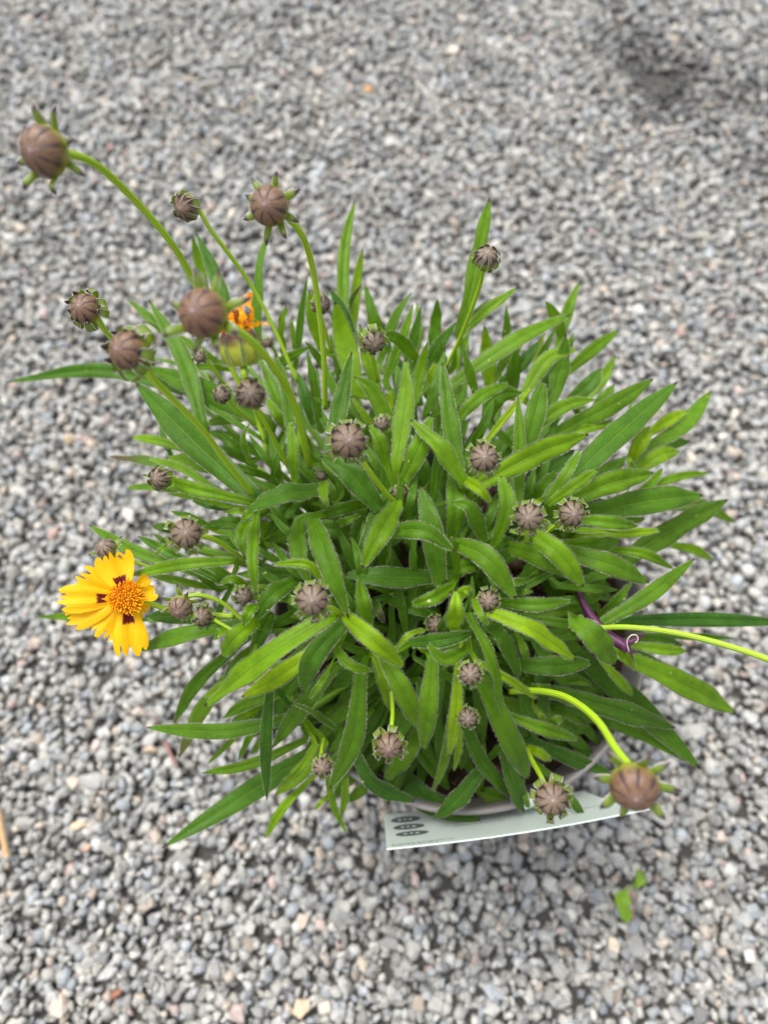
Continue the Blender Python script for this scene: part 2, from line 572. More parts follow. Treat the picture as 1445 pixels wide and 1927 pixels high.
for i in order:
    put_stone(SHI[i], POS[i], SIZ[i], ROT[i], COL[i])
SR = rot_mats(len(SPECIAL), np.full(len(SPECIAL), .25))
for i, (x, y, c, s) in enumerate(SPECIAL):
    put_stone(i % NSH, at_z(x, y, .62), s, SR[i], c)
hid = np.zeros(NST, bool)
for (x, y, c, s) in SPECIAL:                       # make room for those
    q = at_z(x, y, .62)
    hid |= (np.hypot(POS[:, 0] - q.x, POS[:, 1] - q.y) < .38) & (POS[:, 2] > .4)
idx = np.nonzero(~single & ~hid)[0]
allv, allf, cols = [], [], []
off = 0
for k in range(NSH):
    ii = idx[SHI[idx] == k]
    v = np.einsum('nij,pj->npi', ROT[ii], SHAPES[k]) * SIZ[ii][:, None, None] + POS[ii][:, None, :]
    f = np.array(SHAPE_F[k])
    allf.append((f[None] + (off + 11 * np.arange(len(ii)))[:, None, None]).reshape(-1, 3))
    allv.append(v.reshape(-1, 3))
    cols.append(np.repeat(COL[ii], 11, axis=0))
    off += 11 * len(ii)
allv, allf, cols = np.concatenate(allv) * S, np.concatenate(allf), np.concatenate(cols)
me = bpy.data.meshes.new("gravel")
me.vertices.add(len(allv))
me.vertices.foreach_set("co", allv.astype(np.float32).ravel())
me.loops.add(allf.size)
me.loops.foreach_set("vertex_index", allf.astype(np.int32).ravel())
me.polygons.add(len(allf))
me.polygons.foreach_set("loop_start", np.arange(0, allf.size, 3, dtype=np.int32))
me.polygons.foreach_set("loop_total", np.full(len(allf), 3, dtype=np.int32))
me.update(calc_edges=True)
at = me.color_attributes.new("stone_colour", 'FLOAT_COLOR', 'POINT')
at.data.foreach_set("color", np.concatenate([cols, np.ones((len(cols), 1))], 1).astype(np.float32).ravel())
me.materials.append(M_GRAVEL)
gravel = bpy.data.objects.new("gravel", me)
C.objects.link(gravel)
gravel.parent = ground
gravel["kind"] = "stuff"

# ------------------------------------------------------------------ pot
RIM_R, RIM_Z, SOIL_Z = 8.25, 14.0, 12.7
pot = empty("plant_pot", (POT.x, POT.y, 0))
tag(pot, "round grey plastic pot with a thick rim, holding the bushy plant", "pot")


def lathe(name, prof, mat, parent, nseg=96, closed=False):
    v, f = [], []
    for (r, z) in prof:
        for i in range(nseg):
            a = 2 * math.pi * i / nseg
            v.append((r * math.cos(a), r * math.sin(a), z))
    m = len(prof)
    for j in range(m if closed else m - 1):
        for i in range(nseg):
            a, b2 = j * nseg + i, j * nseg + (i + 1) % nseg
            c, d2 = ((j + 1) % m) * nseg + (i + 1) % nseg, ((j + 1) % m) * nseg + i
            f.append((a, b2, c, d2))
    return mesh_obj(name, v, f, mat, parent)


lathe("wall", [(0.01, .12), (5.7, .12), (5.9, .3), (7.62, 12.2), (7.40, 12.2), (5.6, .6), (.01, .6)], M_POT, pot)
lathe("rim", [(7.63, 12.0), (7.98, 12.05), (8.02, 12.2), (8.13, 13.5), (8.2, 13.78), (8.30, 13.9), (8.28, 14.02), (8.14, 14.04), (8.03, 13.92), (7.97, 13.4), (7.66, 12.3)], M_POT, pot, closed=True)
# soil surface, crumbly
sv, sf = [(0, 0, 0)], []
NR, NA = 26, 90
for j in range(1, NR + 1):
    r = 7.62 * j / NR
    for i in range(NA):
        a = 2 * math.pi * i / NA
        sv.append((r * math.cos(a), r * math.sin(a), (random.uniform(-.16, .16) if j < NR else 0)))
for i in range(NA):
    sf.append((0, 1 + i, 1 + (i + 1) % NA))
for j in range(NR - 1):
    for i in range(NA):
        a = 1 + j * NA
        sf.append((a + i, a + NA + i, a + NA + (i + 1) % NA, a + (i + 1) % NA))
# bits of bark lying in it
mi = [0] * len(sf)
for k in range(420):
    r, a = 7.3 * math.sqrt(random.random()), random.uniform(0, 6.283)
    c = Vector((r * math.cos(a), r * math.sin(a), random.uniform(.05, .2)))
    sc = random.uniform(.08, .32)
    R = Matrix.Rotation(random.uniform(0, 6.3), 3, 'Z') @ Matrix.Rotation(random.uniform(-.6, .6), 3, 'X')
    b0 = len(sv)
    pts = SHAPES[k % NSH]
    for q in pts:
        sv.append(tuple(c + R @ (Vector(q * np.array([1, .55, .5])) * sc)))
    for fc in SHAPE_F[k % NSH]:
        sf.append(tuple(b0 + t for t in fc))
        mi.append(1 if k % 3 else 0)
soil = mesh_obj("potting_soil", sv, sf, [M_SOIL, M_BARK], None, False, mi)
soil.location = (POT.x * S, POT.y * S, SOIL_Z * S)
tag(soil, "dark brown potting soil inside the grey pot", "soil", kind="stuff")

# ------------------------------------------------------------------ plant
plant = empty("flowering_plant", (POT.x, POT.y, SOIL_Z))
tag(plant, "bushy plant of narrow hairy green leaves with brown buds and one yellow flower", "plant")
POFF = Vector((POT.x, POT.y, SOIL_Z))


def part(name, verts, faces, mats, parent=None, **kw):
    """a part of the plant: vertices given in place, stored from the plant's base"""
    return mesh_obj(name, [Vector(v) - POFF for v in verts], faces, mats, parent or plant, **kw)


def dome(x, y):               # height of the canopy over a place in the picture
    r2 = ((x - 740) / 560) ** 2 + ((y - 1000) / 560) ** 2
    z = 23.5 - 4.0 * min(r2, 1.6)
    if y > 1200:
        z -= (y - 1200) / 350 * 4.0
    if y < 700:
        z += (700 - y) / 300 * 3.0
    return z


def spline(pts, n):           # Catmull-Rom through the points
    P = [pts[0] * 2 - pts[1]] + list(pts) + [pts[-1] * 2 - pts[-2]]
    out = []
    segs = len(pts) - 1
    for k in range(n + 1):
        t = k / n * segs
        i = min(int(t), segs - 1)
        t -= i
        a, b2, c, d2 = P[i], P[i + 1], P[i + 2], P[i + 3]
        out.append(.5 * ((2 * b2) + (c - a) * t + (2 * a - 5 * b2 + 4 * c - d2) * t * t + (3 * b2 - a - 3 * c + d2) * t ** 3))
    return out


def resample(pts, n):
    L = [0.0]
    for a, b2 in zip(pts, pts[1:]):
        L.append(L[-1] + (b2 - a).length)
    out, j = [], 0
    for k in range(n + 1):
        s = L[-1] * k / n
        while j < len(L) - 2 and L[j + 1] < s:
            j += 1
        t = (s - L[j]) / max(1e-9, L[j + 1] - L[j])
        out.append(pts[j].lerp(pts[j + 1], t))
    return out, L[-1]


def leaf_profile(t, blunt):
    a = min(1.0, t / .42)
    w = .62 + .38 * (a * a * (3 - 2 * a))
    if t > .45:
        q = (t - .45) / .55
        w *= max(0.0, 1 - q ** (1.25 + .85 * blunt)) ** .80
    return w


def make_leaf(pts3, width, tone, tipred=0.0, petiole=None, blunt=None, fold=None, roll=None, hairs=True, name="leaf", parent=None):
    """pts3: base, middle(s), tip; width in cm"""
    blunt = random.uniform(.0, .9) if blunt is None else blunt
    fold = random.uniform(.18, .62) if fold is None else fold
    roll = random.gauss(0, .27) if roll is None else roll
    NS, NC = 18, 6
    line, L = resample(spline(pts3, 24), NS)
    rows, uvs, verts, faces = [], [], [], []
    ph, amp = random.uniform(0, 6.3), random.uniform(.03, .11) * width
    wav = random.uniform(1.5, 3.5)
    start = 0
    full = line
    if petiole is not None:
        pet, _ = resample(spline([petiole, pts3[0].lerp(petiole, .45) + Vector((0, 0, .05)), pts3[0], pts3[1]], 12)[:9], 4)
        full = pet[:-1] + line
        start = len(pet) - 1
    n_all = len(full)
    lefts, rights = [], []
    for k, p in enumerate(full):
        a, b2 = full[max(0, k - 1)], full[min(n_all - 1, k + 1)]
        T = (b2 - a).normalized()
        V = (CAMP - p).normalized()
        N = (V * .62 + Vector((0, 0, 1)) * .42)
        N = (N - T * N.dot(T)).normalized()
        t = max(0.0, (k - start) / NS)
        Nr = Matrix.Rotation(roll + .25 * roll * math.sin(t * 3), 3, T) @ N
        side = T.cross(Nr).normalized()
        w = width * .5 * (leaf_profile(t, blunt) if k >= start else .30 + .20 * k / max(1, start))
        if k == n_all - 1:
            w = width * .02
        for c in range(NC + 1):
            s = c / NC * 2 - 1
            lift = fold * w * abs(s) ** .8 - (.45 * fold + .10) * w * s ** 4
            lift += amp * abs(s) ** 2 * math.sin(ph + wav * 2 * math.pi * t + (1.3 if s > 0 else 0)) * min(1, 4 * t * (1 - t) + .1)
            verts.append(p + side * (w * s) + Nr * lift)
            uvs.append((c / NC, t))
    for k in range(n_all - 1):
        for c in range(NC):
            a = k * (NC + 1) + c
            faces.append((a, a + 1, a + NC + 2, a + NC + 1))
    mi = [0] * len(faces)
    if hairs:
        # fringe of short stiff hairs along both margins
        nh = int(L * 90)
        for sgn, col in ((-1, 0), (1, NC)):
            for h in range(nh):
                tt = random.random() * (NS - .6)
                k = start + int(tt)
                fr = tt - int(tt)
                e0 = verts[k * (NC + 1) + col].lerp(verts[(k + 1) * (NC + 1) + col], fr)
                inn = verts[k * (NC + 1) + NC // 2].lerp(verts[(k + 1) * (NC + 1) + NC // 2], fr)
                T = (full[k + 1] - full[k]).normalized()
                dirn = ((e0 - inn).normalized() + T * random.uniform(-.1, .7) + Vector((random.gauss(0, .35), random.gauss(0, .35), random.gauss(0, .35)))).normalized()
                ln = random.uniform(.025, .085) * (1.25 if random.random() < .2 else 1)
                w2 = T * .0030
                b0 = len(verts)
                verts += [e0 - w2, e0 + w2, e0 + dirn * ln]
                uvs += [(0, 0)] * 3
                faces.append((b0, b0 + 1, b0 + 2))
                mi.append(1)
    o = part(name, verts, faces, [M_LEAF, M_HAIR], parent, mat_idx=mi, uvs=uvs)
    o["tone"] = float(tone)
    o["tipred"] = float(tipred)
    return o


# each line: depth under the canopy surface, width (px of the photo), tone, base xy, middle xy, tip xy [, red tip]
LEAVES = """
1 30 .10 440 620 400 505 369 437
2.4 22 .55 385 530 372 480 362 446
2.4 14 .5 385 560 355 515 338 492
2 14 .2 395 565 383 535 374 507
2 20 .4 335 650 290 605 240 563
.2 34 .45 382 801 345 675 280 563
2 10 .3 335 655 302 620 270 603
1 30 .15 345 735 190 697 12 719
.9 44 .35 501 794 370 728 277 691
.4 58 .22 477 935 360 825 256 721
1 36 .15 487 635 484 540 503 438
2 30 .5 537 680 528 620 539 573
2 18 .3 556 690 567 590 579 517
1.4 30 .62 606 655 590 594 582 545
1 22 .15 515 692 545 672 584 652
1.6 10 .6 553 650 551 620 548 598
.3 22 .3 548 835 540 740 517 667
1 24 .4 537 802 518 745 492 682
.6 8 .7 404 725 396 710 386 697
2 14 .35 432 696 392 690 350 690
2.4 9 .4 362 692 325 682 290 674
2 18 .4 412 682 365 652 330 628
1 20 .5 542 812 520 778 500 748
2 18 .25 602 810 596 750 596 690
2.6 26 .15 592 800 576 750 560 700
2 24 .5 465 786 425 788 385 798
.8 12 .5 468 868 458 825 470 796
2 12 .3 327 868 310 825 298 781
2.5 26 .4 490 855 435 825 390 812
3 26 .25 480 880 430 850 385 840
2 25 .45 646 640 647 480 668 375
2.6 22 .62 663 625 671 530 683 466
2.4 10 .2 652 592 664 560 682 533 1
2 24 .08 668 655 644 585 620 543
2 17 .55 703 640 696 580 686 533
2 22 .55 714 682 745 595 775 550
1.2 20 .5 725 718 759 630 777 572
2 22 .10 762 695 780 630 792 577
2.8 16 .6 783 670 788 620 784 567
2 26 .3 811 665 821 600 823 563
.2 42 .5 866 622 890 530 921 371
.9 22 .6 864 632 918 582 975 540
2 24 .12 792 708 822 655 858 607
2 16 .3 880 612 900 585 921 563
2.6 32 .55 922 735 916 660 911 612
2.8 18 .5 848 700 866 660 884 622
.9 33 .42 850 722 975 637 1073 592
.9 44 .72 672 735 645 630 630 567
.5 30 .55 712 740 690 665 677 610
.0 33 .2 620 855 647 730 662 661
.8 27 .35 786 678 748 637 707 628
.5 22 .55 780 755 793 690 804 644
.0 38 .62 746 868 762 760 764 674
.1 33 .38 866 905 846 790 832 681
1 20 .55 895 742 882 695 873 660
.2 26 .4 850 800 905 745 960 721
.9 32 .65 738 805 700 735 667 709
1 16 .85 707 808 680 775 660 747
1 10 .9 735 775 734 750 735 731
2 20 .8 806 740 812 705 819 681
3 40 .1 772 770 755 710 742 665
2 24 .45 1050 645 1073 570 1091 529
2 24 .45 1062 645 1046 600 1026 567
1 36 .4 1036 760 1056 690 1064 628
1 32 .62 985 742 1030 675 1088 657
2 26 .5 1060 706 1112 660 1165 621
2.6 24 .55 1100 755 1139 704 1157 668
2 32 .2 1072 752 1108 724 1129 694
2 26 .5 1112 780 1140 745 1155 724
.5 29 .55 978 818 1065 763 1118 752
.5 37 .42 1048 815 1150 763 1229 713
.1 50 .22 1035 935 1170 810 1274 718
.9 24 .62 1030 832 1105 804 1160 794
.0 46 .62 900 912 1015 850 1107 817
.1 40 .42 990 848 1009 770 1023 717
.4 27 .42 976 948 977 830 974 744
.9 14 .9 902 845 955 780 1000 727
1 40 .3 915 790 935 745 980 739
2.6 18 .55 930 718 950 680 985 648
2 28 .2 945 720 985 680 1018 638
2 12 .85 1002 680 1015 650 1025 625
1 20 .5 1022 765 1030 745 1042 726
2 10 .6 1058 665 1070 645 1080 625
2 10 .4 1060 672 1073 650 1083 633
2 10 .4 1168 792 1182 775 1191 755
.9 36 .4 1216 842 1280 805 1338 735
.9 24 .85 1218 818 1255 792 1292 773
.5 30 .85 1185 866 1205 830 1221 803
2 22 .3 1214 856 1262 837 1299 829
.9 32 .7 1196 886 1245 855 1278 849
.4 14 .75 1196 888 1185 872 1177 858
1 18 .5 1198 926 1270 899 1335 889
.9 18 .45 1190 935 1222 912 1246 881
.4 44 .55 1070 942 1150 908 1229 890
.9 52 .25 1108 964 1240 940 1322 932
1.9 48 .38 1140 1075 1270 992 1370 940
2.8 28 .45 1215 955 1310 950 1383 983
2.8 20 .62 1255 1024 1304 1034 1342 1054
.5 27 .55 1085 977 1145 983 1200 990
2 14 .45 1170 980 1192 979 1213 976
1 22 .85 1095 1007 1175 1003 1243 998
.4 14 .7 1018 988 1090 997 1162 1001
1 37 .25 1045 1026 1115 1026 1168 1019
1 21 .75 1150 1034 1212 1042 1267 1071
.4 42 .4 1055 1036 1150 1063 1221 1097
.4 32 .3 1133 1172 1220 1120 1307 1051
2 20 .5 1130 1158 1165 1125 1187 1095
.9 29 .25 1158 1168 1330 1166 1490 1172
2 14 .3 1215 1194 1300 1198 1383 1201
1 23 .62 1190 1214 1245 1222 1292 1225
2 24 .4 1195 1200 1240 1203 1284 1215
.5 52 .40 1190 1244 1285 1288 1383 1340
2 20 .5 1213 1232 1255 1255 1289 1279 .5
.4 20 .75 1160 1220 1180 1240 1193 1258
.0 50 .42 1072 1162 1118 1198 1158 1250
.9 19 .75 1130 1240 1165 1280 1191 1310
.9 44 .25 1035 1300 1165 1336 1271 1370
2 50 .22 1092 1236 1215 1345 1318 1448
2 30 .3 1120 1350 1220 1385 1308 1440
2 20 .5 364 852 305 831 247 822
2 25 .35 376 880 285 869 206 859 .9
2 34 .45 426 892 370 870 312 862
1 17 .6 422 936 350 885 277 861
.2 27 .62 468 944 360 918 269 893
1 14 .6 426 953 370 935 318 930
2.8 16 .55 332 925 285 916 237 918
2 26 .2 432 956 395 945 362 943
1 12 .8 482 966 450 962 422 964
.0 48 .28 602 922 530 932 460 962
.0 20 .55 482 958 468 968 452 978
.4 23 .4 482 970 475 1050 483 1122
.9 27 .5 470 975 455 1010 461 1050
1 17 .3 402 996 360 975 322 962
2.8 18 .2 326 1000 305 992 285 989 .4
2 14 .3 326 1033 305 1016 287 1003 .5
.9 21 .3 402 1086 315 1038 260 1009
.9 25 .35 362 1076 245 1033 168 988
.0 25 .6 444 1055 345 1062 241 1083
.2 9 .6 326 1023 305 1033 290 1049
2 28 .25 474 985 430 985 385 988
2 24 .2 474 1030 430 1020 390 1008
2 24 .25 444 1092 400 1070 365 1050
2 17 .5 402 1106 340 1094 278 1080
2 14 .45 412 1112 385 1090 358 1070
.8 16 .55 474 1112 440 1089 412 1100
2 30 .15 402 1166 335 1160 275 1160
1 40 .28 442 1178 345 1196 256 1224
2.8 17 .55 262 1166 165 1160 66 1161
1 23 .6 436 1178 416 1190 401 1203
.0 37 .62 480 1170 445 1198 417 1236
.0 23 .6 480 1138 468 1152 458 1177
1 35 .2 552 1094 510 1122 477 1170
2 29 .12 512 1152 492 1190 477 1236
2 27 .4 474 1220 445 1252 424 1288
2 27 .2 442 1220 370 1285 327 1362
2.9 34 .45 424 1278 375 1345 337 1426 .7
.0 57 .78 617 1163 495 1243 385 1329
1 22 .62 472 1260 428 1288 381 1314
1 40 .8 602 1218 525 1272 455 1312
1 31 .15 543 1352 420 1376 276 1369
.4 25 .18 508 1288 500 1400 503 1507
.1 10 .7 617 1263 600 1290 581 1316
.0 43 .22 649 1170 590 1235 570 1303
2 25 .55 536 1302 468 1322 419 1352
2.6 20 .5 494 1330 462 1345 434 1362
2 13 .6 482 1350 437 1392 391 1438
2 15 .5 492 1348 469 1390 449 1430
2.6 14 .5 500 1380 486 1402 472 1419
1 23 .45 573 1393 470 1438 380 1455
2 44 .15 592 1414 440 1510 305 1596
1 35 .4 627 1258 565 1335 512 1408
.9 12 .3 632 1371 590 1340 549 1322
.4 22 .8 593 1402 562 1448 524 1483
1 26 .75 612 1398 575 1448 517 1497
1 19 .72 573 1478 532 1522 499 1577
1 10 .7 618 1497 605 1510 591 1524
.0 40 .32 679 1268 665 1390 621 1484
.0 20 .55 630 1218 660 1253 704 1262
.0 38 .75 648 1158 700 1203 762 1256
.0 42 .5 722 1236 756 1297 794 1374
1 25 .72 705 1238 724 1290 737 1340
.0 37 .55 814 1238 805 1335 795 1412
.0 28 .42 876 1224 835 1240 802 1209
.0 26 .97 862 1256 857 1345 845 1424
1 14 .85 867 1366 862 1410 854 1452
.9 16 .5 847 1346 836 1430 813 1492
1 35 .15 907 1446 862 1503 816 1541
1 35 .10 670 1418 705 1475 780 1509
2 35 .45 792 1366 765 1420 724 1469
3 48 .10 738 1438 800 1505 905 1545
2 14 .55 614 1442 626 1510 653 1571
2 15 .65 650 1452 649 1500 642 1539
3 23 .45 696 1472 674 1492 652 1509
2 14 .4 740 1332 748 1350 758 1365
.9 33 .45 696 1178 682 1135 677 1085
1.4 14 .15 703 1128 712 1150 724 1173 .9
.4 29 .5 848 1105 812 1126 772 1138
.0 36 .62 852 1182 857 1145 857 1110
.0 24 .7 862 1128 872 1112 891 1107
.5 29 .28 775 1210 840 1203 894 1190
.0 12 .75 800 1184 768 1196 744 1222
2 27 .3 732 1128 775 1143 815 1160
.5 47 .22 712 954 655 888 603 858
.0 45 .72 746 952 712 1008 681 1070
1 25 .2 716 936 695 1000 669 1064
.0 35 .32 732 1002 795 998 856 1037
.9 44 .3 828 1098 810 985 789 914
1.2 46 .2 813 1086 730 1086 648 1080
.0 46 .4 588 980 615 1050 656 1163
.9 39 .35 563 980 563 1040 582 1098
.0 18 .72 613 1104 580 1062 511 1062
.0 24 .7 607 906 611 935 620 957
1 25 .4 692 948 640 957 590 979
1 14 .55 633 988 655 978 680 967
2 37 .12 687 968 670 1015 645 1062
2 25 .4 719 1074 724 1055 730 1033
.0 39 .65 875 912 825 840 772 790
.4 40 .45 757 908 790 838 812 781
1 29 .7 747 892 746 860 772 836
.4 27 .65 726 874 712 825 694 798
.4 22 .6 555 908 551 850 546 790
1 22 .65 588 872 568 840 550 802
.4 31 .45 908 1012 885 955 849 945
.0 44 .32 858 1021 918 1052 970 1127
1 38 .4 852 1012 858 950 848 880
2 31 .35 902 1060 872 1068 850 1090
.0 31 .45 935 1014 954 950 942 895
.0 25 .78 875 902 903 921 925 949
1 29 .25 912 1034 940 1022 970 1018
.0 42 .72 993 1000 1050 1040 1098 1104
.4 44 .58 958 1030 1025 1050 1094 1092
.0 19 .7 1003 1003 980 1002 955 998
.0 23 .8 1035 946 1083 912 1123 883
.0 22 .55 1035 937 1066 890 1092 845
1 23 .5 998 945 1025 912 1047 885
2 52 .12 985 938 1035 885 1080 846
.1 14 .5 1005 948 1018 938 1033 939
1 17 .4 928 1100 965 1097 998 1090
.4 27 .42 945 1134 1010 1138 1077 1130
1 10 .6 972 1116 988 1114 1004 1114
.0 41 .85 918 1150 1000 1184 1083 1242
1 29 .4 910 1165 950 1208 979 1278
.0 33 .5 880 1154 924 1245 947 1358
.0 14 .85 891 1125 903 1155 921 1179
.0 19 .85 895 1243 960 1280 1011 1316
1 15 .5 978 1203 986 1225 993 1244
1 37 .3 968 1250 1040 1254 1114 1246
2 29 .5 1032 1272 1075 1278 1114 1285
2 35 .3 1012 1148 1022 1250 1020 1382
.0 45 .42 903 1276 950 1372 994 1467
.4 25 .5 958 1348 1025 1372 1089 1392
.4 19 .4 1032 1370 1045 1356 1060 1351
1 36 .25 875 1366 908 1435 960 1497
1 39 .2 945 1406 967 1475 986 1528
1 10 .4 984 1478 990 1505 994 1527
.4 19 .25 1058 1476 1080 1510 1103 1547
2 29 .15 998 1394 1075 1428 1152 1457
1 19 .85 990 1405 1015 1417 1038 1432
1 19 .4 990 1427 1018 1447 1041 1462
1 10 .8 1003 1328 1018 1348 1031 1371
2 25 .4 1030 1330 1075 1343 1110 1365
1 19 .3 987 1298 1012 1296 1038 1292
3 30 .5 902 1488 928 1498 955 1506
3 22 .35 1025 1165 1080 1150 1132 1140
3 40 .45 1135 1330 1110 1290 1080 1240
"""

leaf_specs = []
for ln in LEAVES.strip().splitlines():
    a = [float(t) for t in ln.split()]
    leaf_specs.append(a)

# leaves deep inside the plant that only show through the gaps
def inner_leaf():
    a = random.uniform(0, 6.283)
    r = math.sqrt(random.random())
    bx, by = 790 + 270 * r * math.cos(a), 1090 + 290 * r * math.sin(a)
    ang = math.atan2(by - 1130, bx - 800) + random.gauss(0, .8)
    ln = random.uniform(110, 200)
    tx, ty = bx + ln * math.cos(ang), by + ln * math.sin(ang)
    return [random.uniform(2.2, 4.2), random.uniform(28, 46), random.uniform(.2, .6), bx, by, (bx + tx) / 2, (by + ty) / 2, tx, ty]


N_SEEN = len(leaf_specs)
N_OWN = min(299, N_SEEN + 45)
while len(leaf_specs) < N_OWN + 95:
    leaf_specs.append(inner_leaf())
for k in range(42):                        # hanging over the near side of the pot
    bx, by = random.uniform(700, 1060), random.uniform(1190, 1350)
    ang = math.atan2(by - 1080, (bx - 860) * 1.2) + random.gauss(0, .35)
    ln = random.uniform(100, 165)
    tx, ty = bx + ln * math.cos(ang), by + ln * math.sin(ang)
    leaf_specs.append([random.uniform(1.6, 2.9), random.uniform(22, 36), random.uniform(.1, .5), bx, by, (bx + tx) / 2 + random.gauss(0, 6), (by + ty) / 2, tx, ty])
for k in range(95):                        # narrow young leaves standing between the others
    a, r = random.uniform(0, 6.283), math.sqrt(random.random())
    bx, by = 780 + 330 * r * math.cos(a), 950 + 300 * r * math.sin(a)
    ang = math.atan2(by - 1230, bx - 770) + random.gauss(0, .35)
    ln = random.uniform(80, 150)
    tx, ty = bx + ln * math.cos(ang), by + ln * math.sin(ang)
    leaf_specs.append([random.uniform(.9, 2.2), random.uniform(14, 25), random.uniform(.25, .8), bx, by, (bx + tx) / 2 + random.gauss(0, 5), (by + ty) / 2 + random.gauss(0, 5), tx, ty])

built = []
for a in leaf_specs:
    Lr, w, tone, bx, by, mx, my, tx, ty = a[:9]
    ln2 = math.hypot(tx - bx, ty - by)
    up = (by - ty) / max(1, ln2)
    far = max(0.0, min(1.0, (900 - ty) / 300))
    drop = Lr * 1.45
    zb = dome(bx, by) - drop - .8
    zm = dome(mx, my) - drop + .18
    zt = dome(tx, ty) - drop + (1.0 * up * far if up > 0 else -.25) + random.uniform(-.25, .2)
    zb, zm, zt = (max(z, SOIL_Z + .5) for z in (zb, zm, zt))
    pb, pm, pt = at_z(bx, by, zb), at_z(mx, my, zm), at_z(tx, ty, zt)
    wid = .95 * w * depth_of(pm) / FPX
    tone = max(0.0, min(1.0, tone + random.gauss(0, .07)))
    built.append((pb, pm, pt, wid, tone, a[9] if len(a) > 9 else 0.0))

# stems: leaf bases that lie close together share one
clusters = []
for i, b in enumerate(built):
    for c in clusters:
        if (Vector((b[0].x, b[0].y, b[0].z * .6)) - Vector((c[0].x, c[0].y, c[0].z * .6))).length < 1.75:
            c[1].append(i)
            break
    else:
        clusters.append([b[0].copy(), [i]])


def tube(name, pts, r0, r1, mat, parent=None, nseg=10, ridge=0.0, n=22, cap=True):
    line, L = resample(spline(pts, 30), n)
    v, f, uv = [], [], []
    ref = Vector((0.3, .2, 1)).normalized()
    for k, p in enumerate(line):
        T = (line[min(n, k + 1)] - line[max(0, k - 1)]).normalized()
        X = (ref - T * ref.dot(T)).normalized()
        Y = T.cross(X)
        ref = X
        t = k / n
        r = r0 * (1 - t) + r1 * t
        for i in range(nseg):
            a = 2 * math.pi * i / nseg
            rr = r * (1 + ridge * (1 if i % 2 else -1))
            v.append(p + X * (rr * math.cos(a)) + Y * (rr * math.sin(a)))
            uv.append((i / nseg, t))
    for k in range(n):
        for i in range(nseg):
            j = (i + 1) % nseg
            f.append((k * nseg + i, k * nseg + j, (k + 1) * nseg + j, (k + 1) * nseg + i))
    if cap:
        f.append(tuple(range(nseg - 1, -1, -1)))
        f.append(tuple(n * nseg + i for i in range(nseg)))
    return part(name, v, f, mat, parent, uvs=uv)


petioles = {}
for c in clusters:
    ctr = sum((built[i][0] for i in c[1]), Vector()) / len(c[1])
    d = Vector((ctr.x - POT.x, ctr.y - POT.y, 0))
    root = Vector((POT.x, POT.y, SOIL_Z - .2)) + d * min(.45, 5.0 / max(.1, d.length))
    top = ctr + Vector((0, 0, -.25))
    inward = Vector((-d.x, -d.y, 0)).normalized() * .35 if d.length > .3 else Vector()
    top += inward
    mid = root.lerp(top, .55) + Vector((0, 0, .9))
    tube("stem", [root, mid, top], .16, .095, M_STEM, nseg=14, ridge=.06, n=14)
    for i in c[1]:
        petioles[i] = top
inner = []
for i, (pb, pm, pt, wid, tone, tr) in enumerate(built):
    o = make_leaf([pb, pm, pt], wid, tone, tr, petiole=petioles[i], hairs=i < N_SEEN)
    if i >= N_OWN:
        inner.append(o)
# the innermost leaves are one mass: joined into a single part
bm = bmesh.new()
for o in inner:
    bm.from_mesh(o.data)
ime = bpy.data.meshes.new("inner_leaves")
bm.to_mesh(ime)
bm.free()
ime.materials.append(M_LEAF)
for o in inner:
    bpy.data.objects.remove(o)
io = bpy.data.objects.new("inner_leaves", ime)
C.objects.link(io)
io.parent = plant
io["kind"] = "stuff"
io["tone"] = .30
io["tipred"] = 0.0

# ------------------------------------------------------------------ buds
def bud_mesh():
    v, f, uv = [], [], []
    NA, NP = 64, 26
    for j in range(NP + 1):
        ph = math.pi * j / NP
        for i in range(NA + 1):
            a = 2 * math.pi * i / NA
            cell = (i / NA * 8) % 1.0
            d = abs(cell - .5) * 2
            r = 1 - .045 * d ** 6 * math.sin(ph)
            z = math.cos(ph) * (.86 if ph < 1.57 else .80)
            v.append((r * math.sin(ph) * math.cos(a), r * math.sin(ph) * math.sin(a), z + (.03 * math.exp(-(ph / .16) ** 2))))
            uv.append((i / NA, j / NP))
    for j in range(NP):
        for i in range(NA):
            p = j * (NA + 1) + i
            f.append((p, p + 1, p + NA + 2, p + NA + 1))
    return v, f, uv


